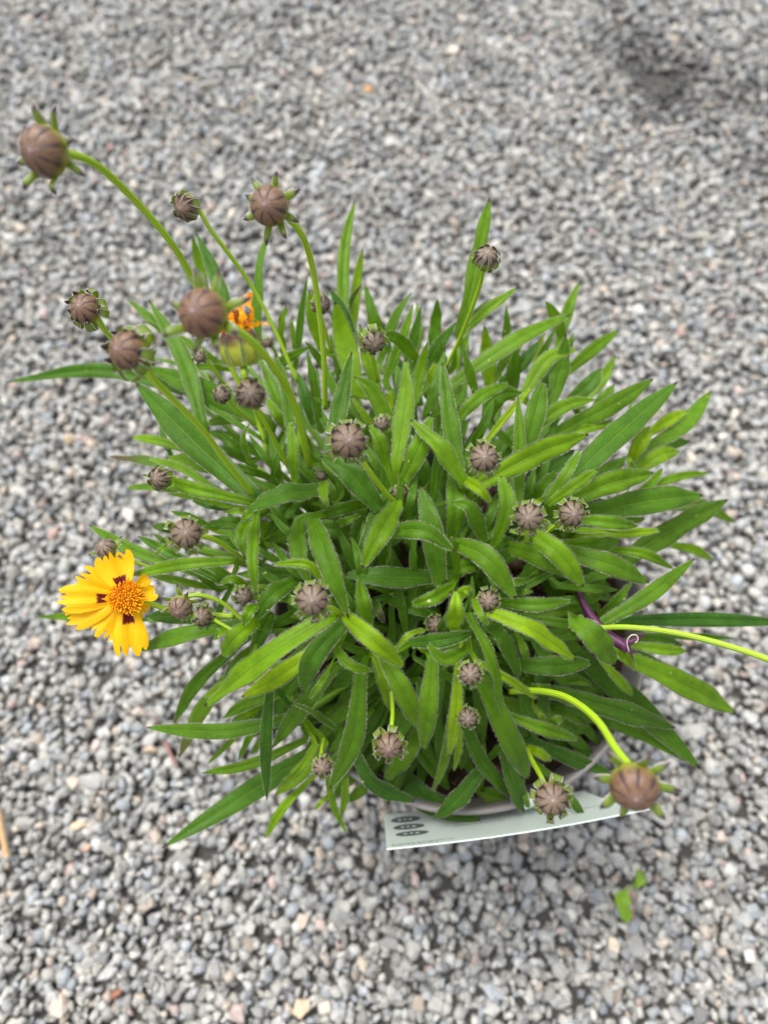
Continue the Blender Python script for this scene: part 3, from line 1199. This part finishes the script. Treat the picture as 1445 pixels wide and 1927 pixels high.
def bract_mesh(mode, seed):
    """outer bract in the bud's own space (bud radius 1, apex on +z), growing at azimuth 0"""
    rd = random.Random(seed)
    path = []
    n = 12
    for k in range(n + 1):
        t = k / n
        if mode == "hug":                       # cups outwards, closes on the bud, tip hooked back
            ph = math.radians(152 - (100 + rd.uniform(-6, 4)) * t)
            r = 1.03 + (.40 + .05 * rd.random()) * math.sin(min(1.0, t / .84) * math.pi) ** 1.3 + (max(0, t - .82) * 1.7)
            x, z = r * math.sin(ph), r * .84 * math.cos(ph)
        elif mode == "claw":                    # grips the bud high up
            ph = math.radians(150 - 115 * t)
            r = 1.06 + .04 * t + max(0, t - .8) * .5
            x, z = r * math.sin(ph), r * .86 * math.cos(ph)
        else:                                   # spreads sideways
            x = .45 + (1.32 + .12 * seed) * t - .10 * t * t * seed
            z = -.80 + (.30 + .28 * seed) * math.sin(t * 2.2) + .10 * math.sin(t * 5 + seed)
        path.append((x, z))
    v, f, uv = [], [], []
    NC = 4
    for k, (x, z) in enumerate(path):
        t = k / n
        w = (.24 + .12 * math.sin(min(1, t * 1.6) * 1.57)) * (1 - max(0, (t - .50) / .50) ** 2.2 * .90) * (.62 if mode == 'spread' else .92)
        for c in range(NC + 1):
            s = c / NC * 2 - 1
            px, pz = path[max(0, k - 1)]
            qx, qz = path[min(n, k + 1)]
            tl = math.hypot(qx - px, qz - pz) or 1
            nx, nz = (qz - pz) / tl, -(qx - px) / tl       # outward normal
            cup = -.05 + .16 * s * s if mode != "hug" else .10 * s * s
            curl = .15 * s * s * max(0, t - .5)
            y = w * s
            rr = -(y * y) * .45 if mode != "spread" else 0
            v.append((x + rr + nx * (cup + curl) * .5, y, z + nz * (cup + curl) * .5))
            uv.append((c / NC, t))
    for k in range(n):
        for c in range(NC):
            a = k * (NC + 1) + c
            f.append((a, a + 1, a + NC + 2, a + NC + 1))
    return v, f, uv


def raw_mesh(name, data, mat):
    v, f, uv = data
    me = bpy.data.meshes.new(name)
    me.from_pydata(v, [], f)
    me.materials.append(mat)
    me.polygons.foreach_set("use_smooth", [True] * len(me.polygons))
    lay = me.uv_layers.new(name="UVMap")
    vi = np.empty(len(me.loops), dtype=np.int32)
    me.loops.foreach_get("vertex_index", vi)
    lay.data.foreach_set("uv", np.asarray(uv, dtype=np.float32)[vi].ravel())
    me.update()
    return me


BUD_ME = raw_mesh("flower_bud", bud_mesh(), M_BUD)
BRACT_ME = {m: [raw_mesh("bract", bract_mesh(m, s), M_BRACT) for s in range(4)] for m in ("hug", "claw", "spread")}


def make_bud(x, y, dpx, real, tip, mode, ripe, stalk=None, zend=None, spin=None, stretch=1.0, name="flower_bud"):
    """x, y: centre; dpx: apparent diameter; real: diameter in cm; tip: offset (px) of the apex from the centre"""
    ctr = at_d(x, y, real * FPX / dpx)
    R = real / 2
    tx, ty = tip[0] / (dpx * .5), tip[1] / (dpx * .5)
    h = min(.97, math.hypot(tx, ty))
    vdir = (CAMP - ctr).normalized()
    axis = (IMG_X * tx + IMG_Y * ty)
    axis = axis - vdir * axis.dot(vdir)
    axis = (axis.normalized() * h if axis.length > 1e-4 else Vector()) + vdir * math.sqrt(1 - h * h)
    axis.normalize()
    rot = axis.to_track_quat('Z', 'Y').to_matrix().to_4x4() @ Matrix.Rotation(random.uniform(0, 6.3) if spin is None else spin, 4, 'Z')
    o = bpy.data.objects.new(name, BUD_ME)
    C.objects.link(o)
    o.parent = plant
    o.matrix_local = Matrix.Translation((ctr - POFF) * S) @ rot @ Matrix.Diagonal((R * S, R * S, R * S * stretch, 1))
    o["tone"] = float(ripe)
    nb = 8
    for i in range(nb):
        b = bpy.data.objects.new("bract", random.choice(BRACT_ME[mode]))
        C.objects.link(b)
        b.parent = o
        s = random.uniform(.80, 1.15)
        k = random.uniform(.86, 1.10)
        b.matrix_local = Matrix.Rotation(2 * math.pi * (i + random.uniform(-.22, .22)) / nb, 4, 'Z') @ Matrix.Rotation(random.gauss(0, .10), 4, 'X') @ Matrix.Diagonal((k, s, k, 1))
    base = ctr - axis * (R * .78 * stretch)
    if stalk:
        depth0 = real * FPX / dpx
        z0 = base.z
        n = len(stalk)
        if zend is None:
            zend = dome(*stalk[-1]) - 1.6
        pts = [base + axis * .12, base - axis * .25]
        for k, q in enumerate(stalk):
            t = (k + 1) / n
            zz = z0 + (zend - z0) * (t ** 1.25)
            pts.append(at_z(q[0], q[1], zz))
        rad = max(.065, min(.102, .083 * real))
        st = tube("stalk", pts, rad * 1.05, rad, M_STALK, nseg=14, ridge=.07, n=30)
    else:
        down = Vector((POT.x, POT.y, SOIL_Z + 2)) - base
        st = tube("stalk", [base + axis * .1, base - axis * .5 + Vector((0, 0, -.15)), base - axis * .6 + Vector((0, 0, -1.6)) + down * .08], .07, .08, M_STALK, nseg=14, ridge=.06, n=12)
    # keep the stalk as a piece of its bud without moving it
    st.parent = o
    st.matrix_parent_inverse = (Matrix.Translation((ctr - POFF) * S) @ rot @ Matrix.Diagonal((R * S, R * S, R * S * stretch, 1))).inverted()
    return o


make_bud(85, 285, 92, 1.22, (-28, -2), "spread", .9, [(180, 308), (250, 372), (325, 460), (372, 545), (410, 640), (470, 760)])
make_bud(352, 390, 50, .88, (-14, 2), "claw", .5, [(395, 430), (435, 483), (475, 540), (518, 622), (560, 720)])
make_bud(507, 388, 74, 1.12, (-11, -4), "spread", .75, [(562, 432), (585, 490), (600, 580), (610, 680), (612, 770)])
make_bud(162, 582, 58, .98, (-14, -8), "hug", .8, [(200, 625), (240, 665), (300, 730), (380, 800)])
make_bud(243, 660, 76, 1.08, (-26, -6), "hug", .85, [(285, 705), (330, 755), (385, 812), (430, 875), (480, 935)])
make_bud(383, 590, 94, 1.22, (-22, -6), "spread", .95, [(470, 638), (515, 690), (548, 745), (570, 820), (582, 880)])
make_bud(470, 742, 56, .86, (1, -3), "claw", .2, [(495, 788), (520, 835), (548, 890)])
make_bud(418, 742, 34, .60, (-3, 3), "claw", .0, [(440, 765), (480, 800)])
make_bud(655, 830, 66, 1.02, (2, -2), "hug", .35, [(690, 880), (718, 918), (748, 952)])
make_bud(702, 643, 42, .75, (4, 8), "hug", .0)
make_bud(603, 572, 38, .70, (4, 4), "claw", .1)
make_bud(914, 487, 46, .80, (4, -14), "claw", .0, [(905, 530), (888, 580), (868, 630), (840, 690)])
make_bud(910, 862, 52, .84, (1, -3), "hug", .15, [(900, 890), (885, 915)])
make_bud(995, 973, 52, .84, (-3, 2), "hug", .1, [(995, 1000), (985, 1030)])
make_bud(1075, 967, 48, .84, (5, 0), "hug", .2, [(1050, 985), (1020, 1010)])
make_bud(752, 927, 28, .52, (0, 2), "hug", .1)
make_bud(718, 797, 28, .52, (0, 6), "hug", .0)
make_bud(605, 895, 20, .40, (0, 3), "hug", .0)
make_bud(351, 1004, 56, .88, (-2, -2), "hug", .25, [(395, 1012), (430, 1032), (458, 1052)])
make_bud(303, 899, 42, .78, (-12, 2), "claw", .2, [(340, 905), (400, 930)])
make_bud(340, 1142, 46, .80, (-6, 12), "spread", .5, [(378, 1120), (420, 1135), (455, 1165)])
make_bud(382, 1160, 36, .68, (-4, 2), "hug", .2, [(410, 1170), (445, 1190)])
make_bud(458, 1122, 32, .58, (2, 3), "hug", .0)
make_bud(588, 1128, 60, .92, (-1, 2), "hug", .15, [(622, 1142), (650, 1160)])
make_bud(820, 1175, 32, .60, (0, 0), "hug", .1)
make_bud(918, 1130, 38, .66, (0, 2), "hug", .1)
make_bud(884, 1268, 40, .66, (0, 2), "hug", .1)
make_bud(880, 1350, 34, .60, (0, 3), "hug", .0)
make_bud(733, 1402, 50, .84, (-2, 9), "hug", .45, [(737, 1365), (739, 1335), (735, 1290)])
make_bud(606, 1442, 34, .60, (0, 4), "hug", .1, [(605, 1415), (610, 1390)])
make_bud(1037, 1503, 60, .92, (3, 4), "hug", .25, [(1018, 1462), (1003, 1435), (990, 1405)])
make_bud(1193, 1480, 92, 1.22, (3, 26), "spread", .9, [(1160, 1412), (1120, 1352), (1065, 1312), (1008, 1300), (960, 1302)])
make_bud(200, 1032, 40, .75, (-10, -10), "spread", .1, [(235, 1050), (300, 1075)])
make_bud(504, 645, 18, .40, (0, 3), "hug", .3)
make_bud(600, 1388, 16, .36, (-2, 2), "hug", .0)
make_bud(376, 672, 22, .44, (0, 4), "hug", .0)
make_bud(1000, 1225 - 40, 14, .3, (0, 2), "hug", .0)

# a long stalk leaving the picture on one side, with its bud beyond the frame
make_bud(1560, 1285, 70, 1.1, (26, 6), "spread", .8, [(1450, 1243), (1360, 1213), (1265, 1190), (1170, 1180), (1100, 1185)])

# ------------------------------------------------------------------ the open flower
FC = at_d(237, 1124, 25.0)
fv = (CAMP - FC).normalized()
faxis = (fv + IMG_X * .10 + IMG_Y * .05).normalized()
fx = (IMG_X - faxis * IMG_X.dot(faxis)).normalized()
fy = faxis.cross(fx)                    # up in the picture
PXC = 25.0 / FPX
flo_v, flo_f, flo_mi = [], [], []


def add_blob(c, ax, r, h, mi):
    X = ax.orthogonal().normalized()
    Y = ax.cross(X)
    b0 = len(flo_v)
    for (hh, rr) in ((0, .7), (.45, 1.0), (.85, .75), (1.0, .3)):
        for i in range(6):
            a = i * math.pi / 3
            flo_v.append(c + ax * (h * hh) + X * (r * rr * math.cos(a)) + Y * (r * rr * math.sin(a)))
    for j in range(3):
        for i in range(6):
            flo_f.append((b0 + j * 6 + i, b0 + j * 6 + (i + 1) % 6, b0 + (j + 1) * 6 + (i + 1) % 6, b0 + (j + 1) * 6 + i))
            flo_mi.append(mi)
    flo_f.append(tuple(b0 + 18 + i for i in range(6)))
    flo_mi.append(mi)


ND = 150
for k in range(ND):
    r = math.sqrt((k + .5) / ND)
    a = k * 2.39996
    rad = r * 29 * PXC
    ax = (faxis + (fx * math.cos(a) + fy * math.sin(a)) * (.75 * r)).normalized()
    c = FC + fx * rad * math.cos(a) + fy * rad * math.sin(a) + faxis * (.10 + .16 * (1 - r * r))
    ax = (ax + Vector((random.gauss(0, .15), random.gauss(0, .15), random.gauss(0, .15)))).normalized()
    add_blob(c, ax, random.uniform(.026, .040), random.uniform(.12, .26) * (.7 + .5 * r), 0 if random.random() < .86 else 1)
# the receptacle under the florets
b0 = len(flo_v)
for j in range(6):
    rr, hh = (.0, .30), 0
    rr = [.02, .30, .48, .56, .50, .12][j]
    hh = [.20, .18, .08, -.08, -.28, -.42][j]
    for i in range(16):
        a = i * math.pi / 8
        flo_v.append(FC + fx * rr * math.cos(a) + fy * rr * math.sin(a) + faxis * hh)
for j in range(5):
    for i in range(16):
        flo_f.append((b0 + j * 16 + i, b0 + j * 16 + (i + 1) % 16, b0 + (j + 1) * 16 + (i + 1) % 16, b0 + (j + 1) * 16 + i))
        flo_mi.append(1 if j < 3 else 2)
flower = part("flower", flo_v, flo_f, [M_DISC, M_DISC_DARK, M_BRACT], mat_idx=flo_mi)
flower["label"] = "yellow orange daisy flower with dark red marks round its centre"


def make_petal(tx, ty, w, red, lift, bend, nteeth=4, seed=0, cup=.0):
    """tip (px of the photo), greatest width (px), dark red mark, height of base, droop"""
    rd = random.Random(seed)
    dx, dy = (tx - 237) * PXC, -(ty - 1124) * PXC
    L = math.hypot(dx, dy)
    D = (fx * dx + fy * dy) / L
    Sd = faxis.cross(D)
    W = w * PXC / 2
    NS, NC = 18, 28
    v, f, uv = [], [], []
    r0 = 14 * PXC
    deep = [rd.uniform(.05, .20) for _ in range(nteeth + 1)]
    for k in range(NS + 1):
        t = k / NS
        for c in range(NC + 1):
            s = c / NC * 2 - 1
            # toothed outer edge: each tooth a rounded lobe of its own length
            q = (s + 1) / 2 * nteeth
            q = q + .28 * math.sin(q * 1.7 + seed) * (1 - s * s)
            lobe = abs(math.sin(q * math.pi)) ** .6
            ti = max(0, min(nteeth - 1, int(q)))
            edge = 1 - .10 * s * s - deep[ti] * (1 - lobe) * 1.6 - .05 * (ti % 2) - .05 * abs(math.sin(q * 7.3 + seed)) * (1 - lobe * .5)
            tt = t * edge
            ww = W * (.30 + .70 * math.sin(min(1, tt * 1.25) * 1.57) ** .9)
            if tt > .8:
                ww *= 1 - .10 * ((tt - .8) / .2) ** 2
            pleat = .032 * math.sin((s + 1) * math.pi * (1.2 + .25 * (seed % 4)) + seed * 1.9) * (1 - .4 * abs(s)) * min(1, tt * 3) * W * 2
            curlz = lift + bend * tt * tt * L + pleat + cup * s * s * W + rd.uniform(-.006, .006)
            curlz += .03 * L * math.sin(tt * 5 + seed * 1.7)
            p = FC + D * (r0 + (L - r0) * tt) + Sd * (ww * s) + faxis * curlz
            v.append(p)
            uv.append((c / NC, tt))
    for k in range(NS):
        for c in range(NC):
            a = k * (NC + 1) + c
            f.append((a, a + 1, a + NC + 2, a + NC + 1))
    o = part("petal", v, f, M_PETAL, flower, uvs=uv)
    o["tone"] = red
    return o


make_petal(208, 1036, 72, 1, .06, -.02, 5, 1)
make_petal(150, 1078, 50, 0, .00, -.06, 4, 2)
make_petal(116, 1126, 54, 1, .09, -.05, 4, 3)
make_petal(134, 1170, 48, 0, .02, -.08, 4, 4)
make_petal(186, 1198, 58, 0, .05, -.10, 5, 5)
make_petal(252, 1240, 66, 1, .10, -.08, 4, 6)
make_petal(288, 1100, 56, 0, .10, -.02, 4, 7, .25)
make_petal(280, 1160, 34, 0, -.06, -.45, 3, 8)
fend = at_z(440, 1160, 19.5)
fst = tube("stalk", [FC - faxis * .3, FC - faxis * 1.2 + IMG_X * .3, at_z(330, 1150, 18.9), fend], .10, .10, M_STALK, flower, nseg=14, ridge=.07)

# ------------------------------------------------------------------ the spent flower with shrivelled petals
SC = at_d(452, 656, 20.5)
sv_ = (CAMP - SC).normalized()
sax = (sv_ * .38 - IMG_Y * 1.0 - IMG_X * .18).normalized()
sX = (IMG_X - sax * IMG_X.dot(sax)).normalized()
sY = sax.cross(sX)


def spent_material():
    m, n, l, b, out = new_mat("spent_head")
    uv, u, v = uv_xy(n, l)
    st = math_node(n, l, 'MULTIPLY_ADD', math_node(n, l, 'SINE', math_node(n, l, 'MULTIPLY', u, 2 * math.pi * 44)), .5, .5)
    tc = n.new("ShaderNodeTexCoord")
    nz = noise(n, l, tc.outputs["Object"], 220, 3)
    col = mix_col(n, l, st, (.27, .31, .02), (.40, .42, .03))
    col = mix_col(n, l, smooth(n, l, math_node(n, l, 'MULTIPLY_ADD', nz, .3, v), .58, .78), col, (.10, .042, .022))
    l.new(col, b.inputs["Base Color"])
    b.inputs["Roughness"].default_value = .4
    bump(n, l, st, .4, .0004, b)
    return m


M_SPENT = spent_material()
v, f, uv = [], [], []
prof = [(.10, -.50), (.40, -.44), (.54, -.25), (.58, .0), (.54, .28), (.44, .48), (.30, .56), (.02, .52)]
for j, (r, h) in enumerate(prof):
    for i in range(41):
        a = 2 * math.pi * i / 40
        rr = r * (1 + .03 * math.sin(8 * a))
        v.append(SC + sX * (rr * math.cos(a)) + sY * (rr * math.sin(a)) + sax * h)
        uv.append((i / 40, j / 7))
for j in range(len(prof) - 1):
    for i in range(40):
        a = j * 41 + i
        f.append((a, a + 1, a + 42, a + 41))
spent = part("withered_flower", v, f, M_SPENT, uvs=uv)
spent["label"] = "spent flower head with shrivelled orange petals on a green yellow cup"
for k in range(30):
    a = random.uniform(0, 6.283)
    r = random.uniform(.05, .38)
    p = SC + sX * (r * math.cos(a)) + sY * (r * math.sin(a)) + sax * .45
    ln = random.uniform(.8, 1.5) if k < 14 else random.uniform(.35, .8)
    pts = [p]
    d = (sax + (sX * math.cos(a) + sY * math.sin(a)) * .35).normalized()
    for q in range(4):
        d = (d + Vector((random.gauss(0, 1.0), random.gauss(0, 1.0), random.gauss(0, 1.0))) + sax * .35 + IMG_X * .12).normalized()
        if d.dot(sax) < -.3:
            d = (d + sax * 1.0).normalized()
        pts.append(pts[-1] + d * ln / 4)
    line, _ = resample(spline(pts, 14), 12)
    v, f = [], []
    for q, c in enumerate(line):
        T = (line[min(12, q + 1)] - line[max(0, q - 1)]).normalized()
        X = (sX - T * sX.dot(T)).normalized()
        X = Matrix.Rotation(q * .35 + k, 3, T) @ X
        Y = T.cross(X)
        w = random.uniform(.06, .16) * (1 - .3 * q / 12)
        for s in (-1, -.3, .4, 1):
            v.append(c + X * (w * s) + Y * (w * random.uniform(-.5, .5)))
    for q in range(12):
        for c in range(3):
            b0 = q * 4 + c
            f.append((b0, b0 + 1, b0 + 5, b0 + 4))
    part("shrivelled_petal", v, f, M_WITHER if k % 3 != 2 else M_WITHER_BR, spent)
for k in range(8):                                        # dry bracts lying along the cup
    a = 2 * math.pi * k / 8 + .3
    Rd = sX * math.cos(a) + sY * math.sin(a)
    Td = sax.cross(Rd)
    v, f, uv = [], [], []
    for q in range(9):
        t = q / 8
        c = SC + Rd * (.50 + .12 * math.sin(t * 3.0)) + sax * (-.42 + .85 * t)
        w = .07 * (1 - t ** 2) + .012
        for s in (-1, 0, 1):
            v.append(c + Td * (w * s) + Rd * (.03 if s == 0 else 0))
            uv.append(((s + 1) / 2, t))
    for q in range(8):
        for c in range(2):
            b0 = q * 3 + c
            f.append((b0, b0 + 1, b0 + 4, b0 + 3))
    part("bract", v, f, M_BRACT, spent, uvs=uv)
tube("stalk", [SC - sax * .45, SC - sax * 1.0, at_z(478, 760, 21.0), at_z(505, 860, 19.5)], .10, .10, M_STALK, spent, nseg=14, ridge=.07)

# ------------------------------------------------------------------ odd stems
p_pts = [at_z(1062, 1075, 18.5), at_z(1083, 1105, 19.2), at_z(1105, 1150, 19.6), at_z(1140, 1192, 19.9), at_z(1182, 1220, 20.2)]
ds = tube("dried_stem", p_pts, .06, .19, M_PURPLE, nseg=8, ridge=.12)
ds["label"] = "purple dried stem with a curled pale thread"
tube("shoot", [at_z(1168, 1212, 20.1), at_z(1190, 1206, 20.4), at_z(1214, 1192, 20.5)], .15, .03, M_PURPLE, ds, nseg=7)
tube("shoot", [at_z(1180, 1216, 20.1), at_z(1186, 1228, 20.0), at_z(1190, 1238, 19.8)], .08, .03, M_PURPLE, ds, nseg=7)
tube("thread", [at_z(1183, 1226, 20.4), at_z(1179, 1208, 20.7), at_z(1186, 1196, 20.9), at_z(1196, 1195, 20.9), at_z(1200, 1203, 20.8), at_z(1194, 1210, 20.7)], .022, .018, M_THREAD, ds, nseg=6)
ds2 = tube("dried_stem", [at_z(930, 905, 20.5), at_z(918, 935, 20.2), at_z(900, 990, 19.2)], .10, .05, M_PURPLE, nseg=8, ridge=.1)
# a withered pinkish bud low in the foliage
wb = make_bud(966, 1058, 40, 1.0, (2, 4), "hug", .9, name="withered_bud")
dead = make_leaf([at_z(897, 1275, 20.0), at_z(905, 1288, 19.8), at_z(896, 1300, 19.4)], .30, .2, 1.0, hairs=False)

# ------------------------------------------------------------------ plant label
la, lb = at_z(727, 1597, 15.2), at_z(1222, 1521, 15.6)
lc, ld = at_z(722, 1533, 11.6), at_z(1097, 1488, 11.6)
card_o = (la + lb) / 2
card_o.z = 0
label_root = empty("plant_label", (card_o.x, card_o.y, 0))
tag(label_root, "pale printed plastic plant label leaning against the front of the pot rim", "label")


def card(s, t):               # s along the top edge, t from the top edge down
    p = la.lerp(lb, s).lerp(lc.lerp(ld, s), t)
    n_ = (lb - la).cross(lc - la).normalized()
    if n_.z < 0:
        n_ = -n_
    return p + n_ * (-.15 * math.sin(math.pi * s) * (1 - .5 * t) - .12 * math.sin(math.pi * t)), n_


def card_patch(name, s0, s1, t0, t1, mat, parent, up=.0, ns=24, nt=8, thick=0.0):
    v, f = [], []
    for layer in ((0, 1) if thick else (0,)):
        for j in range(nt + 1):
            for i in range(ns + 1):
                s, t = s0 + (s1 - s0) * i / ns, t0 + (t1 - t0) * j / nt
                p, n_ = card(s, t)
                v.append(p + n_ * (up - thick * layer) - card_o)
    m = (ns + 1) * (nt + 1)
    for j in range(nt):
        for i in range(ns):
            a = j * (ns + 1) + i
            f.append((a, a + 1, a + ns + 2, a + ns + 1))
            if thick:
                f.append((m + a, m + a + ns + 1, m + a + ns + 2, m + a + 1))
    if thick:
        ring = [i for i in range(ns + 1)] + [j * (ns + 1) + ns for j in range(1, nt + 1)] + [nt * (ns + 1) + i for i in range(ns - 1, -1, -1)] + [j * (ns + 1) for j in range(nt - 1, 0, -1)]
        for a, b2 in zip(ring, ring[1:] + ring[:1]):
            f.append((a, a + m, b2 + m, b2))
    return mesh_obj(name, v, f, mat, parent, smooth=not thick)


card_patch("card", 0, 1, 0, 1, M_CARD, label_root, 0, 28, 8, .06)
# the tab that hooks it over the rim
p0, _n = card(.655, .88)
rd = Vector((p0.x - POT.x, p0.y - POT.y, 0)).normalized()
c0 = Vector((POT.x, POT.y, 0))
tpts = [p0 - _n * .08, c0 + rd * 8.45 + Vector((0, 0, 13.2)), c0 + rd * 8.42 + Vector((0, 0, 13.95)), c0 + rd * 8.2 + Vector((0, 0, 14.16)), c0 + rd * 7.9 + Vector((0, 0, 13.9)), c0 + rd * 7.6 + Vector((0, 0, 12.7))]
tl, _ = resample(spline(tpts, 24), 16)
tv, tf = [], []
tside = rd.cross(Vector((0, 0, 1)))
for p in tl:
    for sgn in (-1, 1):
        tv.append(p + tside * (.2 * sgn) - card_o)
for k in range(16):
    tf.append((2 * k, 2 * k + 1, 2 * k + 3, 2 * k + 2))
mesh_obj("hook_tab", tv, tf, M_CARD, label_root)
# three dark round symbols and rows of print too small to read
for k, t0 in enumerate((.42, .62, .82)):
    v, f = [], []
    cs, ct = .112 - .006 * k, t0
    for i in range(24):
        a = i * math.pi / 12
        p, n_ = card(cs + .070 * math.cos(a), ct + .075 * math.sin(a))
        v.append(p + n_ * .012 - card_o)
    f.append(tuple(range(24)))
    ic = mesh_obj("printed_symbol", v, f, M_INK, label_root, smooth=False)
    for q in range(3):
        s0 = cs - .035 + .025 * q
        card_patch("printed_detail", s0, s0 + .014, ct - .022 + .008 * (q % 2), ct + .012, M_CARD, ic, .02, 2, 1)


def print_row(s0, s1, t, h, mat):
    v, f = [], []
    s = s0
    while s < s1:
        w = random.uniform(.006, .022)
        e = min(s1, s + w)
        b0 = len(v)
        for (ss, tt) in ((s, t), (e, t), (e, t + h), (s, t + h)):
            p, n_ = card(ss, tt)
            v.append(p + n_ * .012 - card_o)
        f.append((b0, b0 + 1, b0 + 2, b0 + 3))
        s = e + random.uniform(.003, .008)
    mesh_obj("printed_row", v, f, mat, label_root, smooth=False)


for t in (.50, .57, .64, .71):
    print_row(.30, random.uniform(.50, .66), t, .018, M_INK_GREY)
print_row(.02, .27, .10, .016, M_INK_GREY)
print_row(.02, .20, .06, .016, M_INK_GREY)
print_row(.68, .92, .45, .022, M_INK_GREY)
print_row(.70, .84, .56, .018, M_INK_GREY)

# ------------------------------------------------------------------ small things on the gravel
sp0 = at_z(1183, 1690, .7)
sprig = empty("leaf_sprig", (sp0.x, sp0.y, .7))
tag(sprig, "bright green torn sprig of two small leaves lying on the gravel", "sprig")


def flat_leaf(pts, w, mat, parent, origin, name="leaf"):
    line, L = resample(spline(pts, 16), 12)
    v, f = [], []
    for k, p in enumerate(line):
        T = (line[min(12, k + 1)] - line[max(0, k - 1)]).normalized()
        sd = T.cross(Vector((0, 0, 1))).normalized()
        t = k / 12
        ww = w * .85 * math.sin(math.pi * (t * .94 + .03)) ** .8 * (1 + .28 * math.sin(t * 11 + w * 9) + random.uniform(-.15, .15))
        for c in range(5):
            s = c / 2 - 1
            v.append(p + sd * ww * s + Vector((0, 0, .14 * abs(s) + .05 * math.sin(t * 7 + s * 2))) - origin)
    for k in range(12):
        for c in range(4):
            a = k * 5 + c
            f.append((a, a + 1, a + 6, a + 5))
    return mesh_obj(name, v, f, mat, parent)


flat_leaf([at_z(1178, 1672, .9), at_z(1170, 1700, 1.05), at_z(1182, 1734, .8)], .52, M_SPRIG, sprig, sp0)
flat_leaf([at_z(1195, 1672, .9), at_z(1203, 1655, 1.0), at_z(1198, 1636, .9)], .30, M_SPRIG, sprig, sp0)
v, f = [], []


def loose_tube(name, pts, r0, r1, mat, parent, origin, nseg=7, n=12, rough=.0):
    line, _ = resample(spline(pts, 16), n)
    v, f = [], []
    for k, p in enumerate(line):
        T = (line[min(n, k + 1)] - line[max(0, k - 1)]).normalized()
        X = T.orthogonal().normalized()
        Y = T.cross(X)
        r = r0 + (r1 - r0) * k / n
        for i in range(nseg):
            a = 2 * math.pi * i / nseg
            q = r * (1 + rough * random.uniform(-1, 1))
            v.append(p + X * q * math.cos(a) + Y * q * math.sin(a) - origin)
    for k in range(n):
        for i in range(nseg):
            j = (i + 1) % nseg
            f.append((k * nseg + i, k * nseg + j, (k + 1) * nseg + j, (k + 1) * nseg + i))
    f.append(tuple(range(nseg)))
    f.append(tuple(n * nseg + i for i in range(nseg - 1, -1, -1)))
    return mesh_obj(name, v, f, mat, parent)


loose_tube("stem", [at_z(1180, 1672, .95), at_z(1190, 1666, 1.0), at_z(1214, 1640, .9)], .05, .035, M_SPRIG, sprig, sp0)
loose_tube("torn_edge", [at_z(1186, 1680, 1.0), at_z(1192, 1705, 1.05), at_z(1190, 1732, .9)], .06, .03, M_PINK, sprig, sp0)

tw0 = at_z(5, 1570, .9)
tw = loose_tube("twig", [at_z(-4, 1520, 1.0), at_z(4, 1562, 1.05), at_z(14, 1612, .95)], .20, .17, M_TWIG, None, Vector((tw0.x, tw0.y, 0)), 8, 14, .12)
tw.location = (tw0.x * S, tw0.y * S, 0)
tag(tw, "short dry tan twig lying on the gravel", "twig")
b0_ = at_z(320, 1418, .9)
ch = loose_tube("bark_sliver", [at_z(311, 1395, .95), at_z(319, 1415, 1.0), at_z(332, 1440, .9)], .14, .08, M_PINK, None, Vector((b0_.x, b0_.y, 0)), 6, 10, .15)
ch.location = (b0_.x * S, b0_.y * S, 0)
tag(ch, "thin pinkish brown bark sliver on the gravel under the drooping leaf tips", "bark")
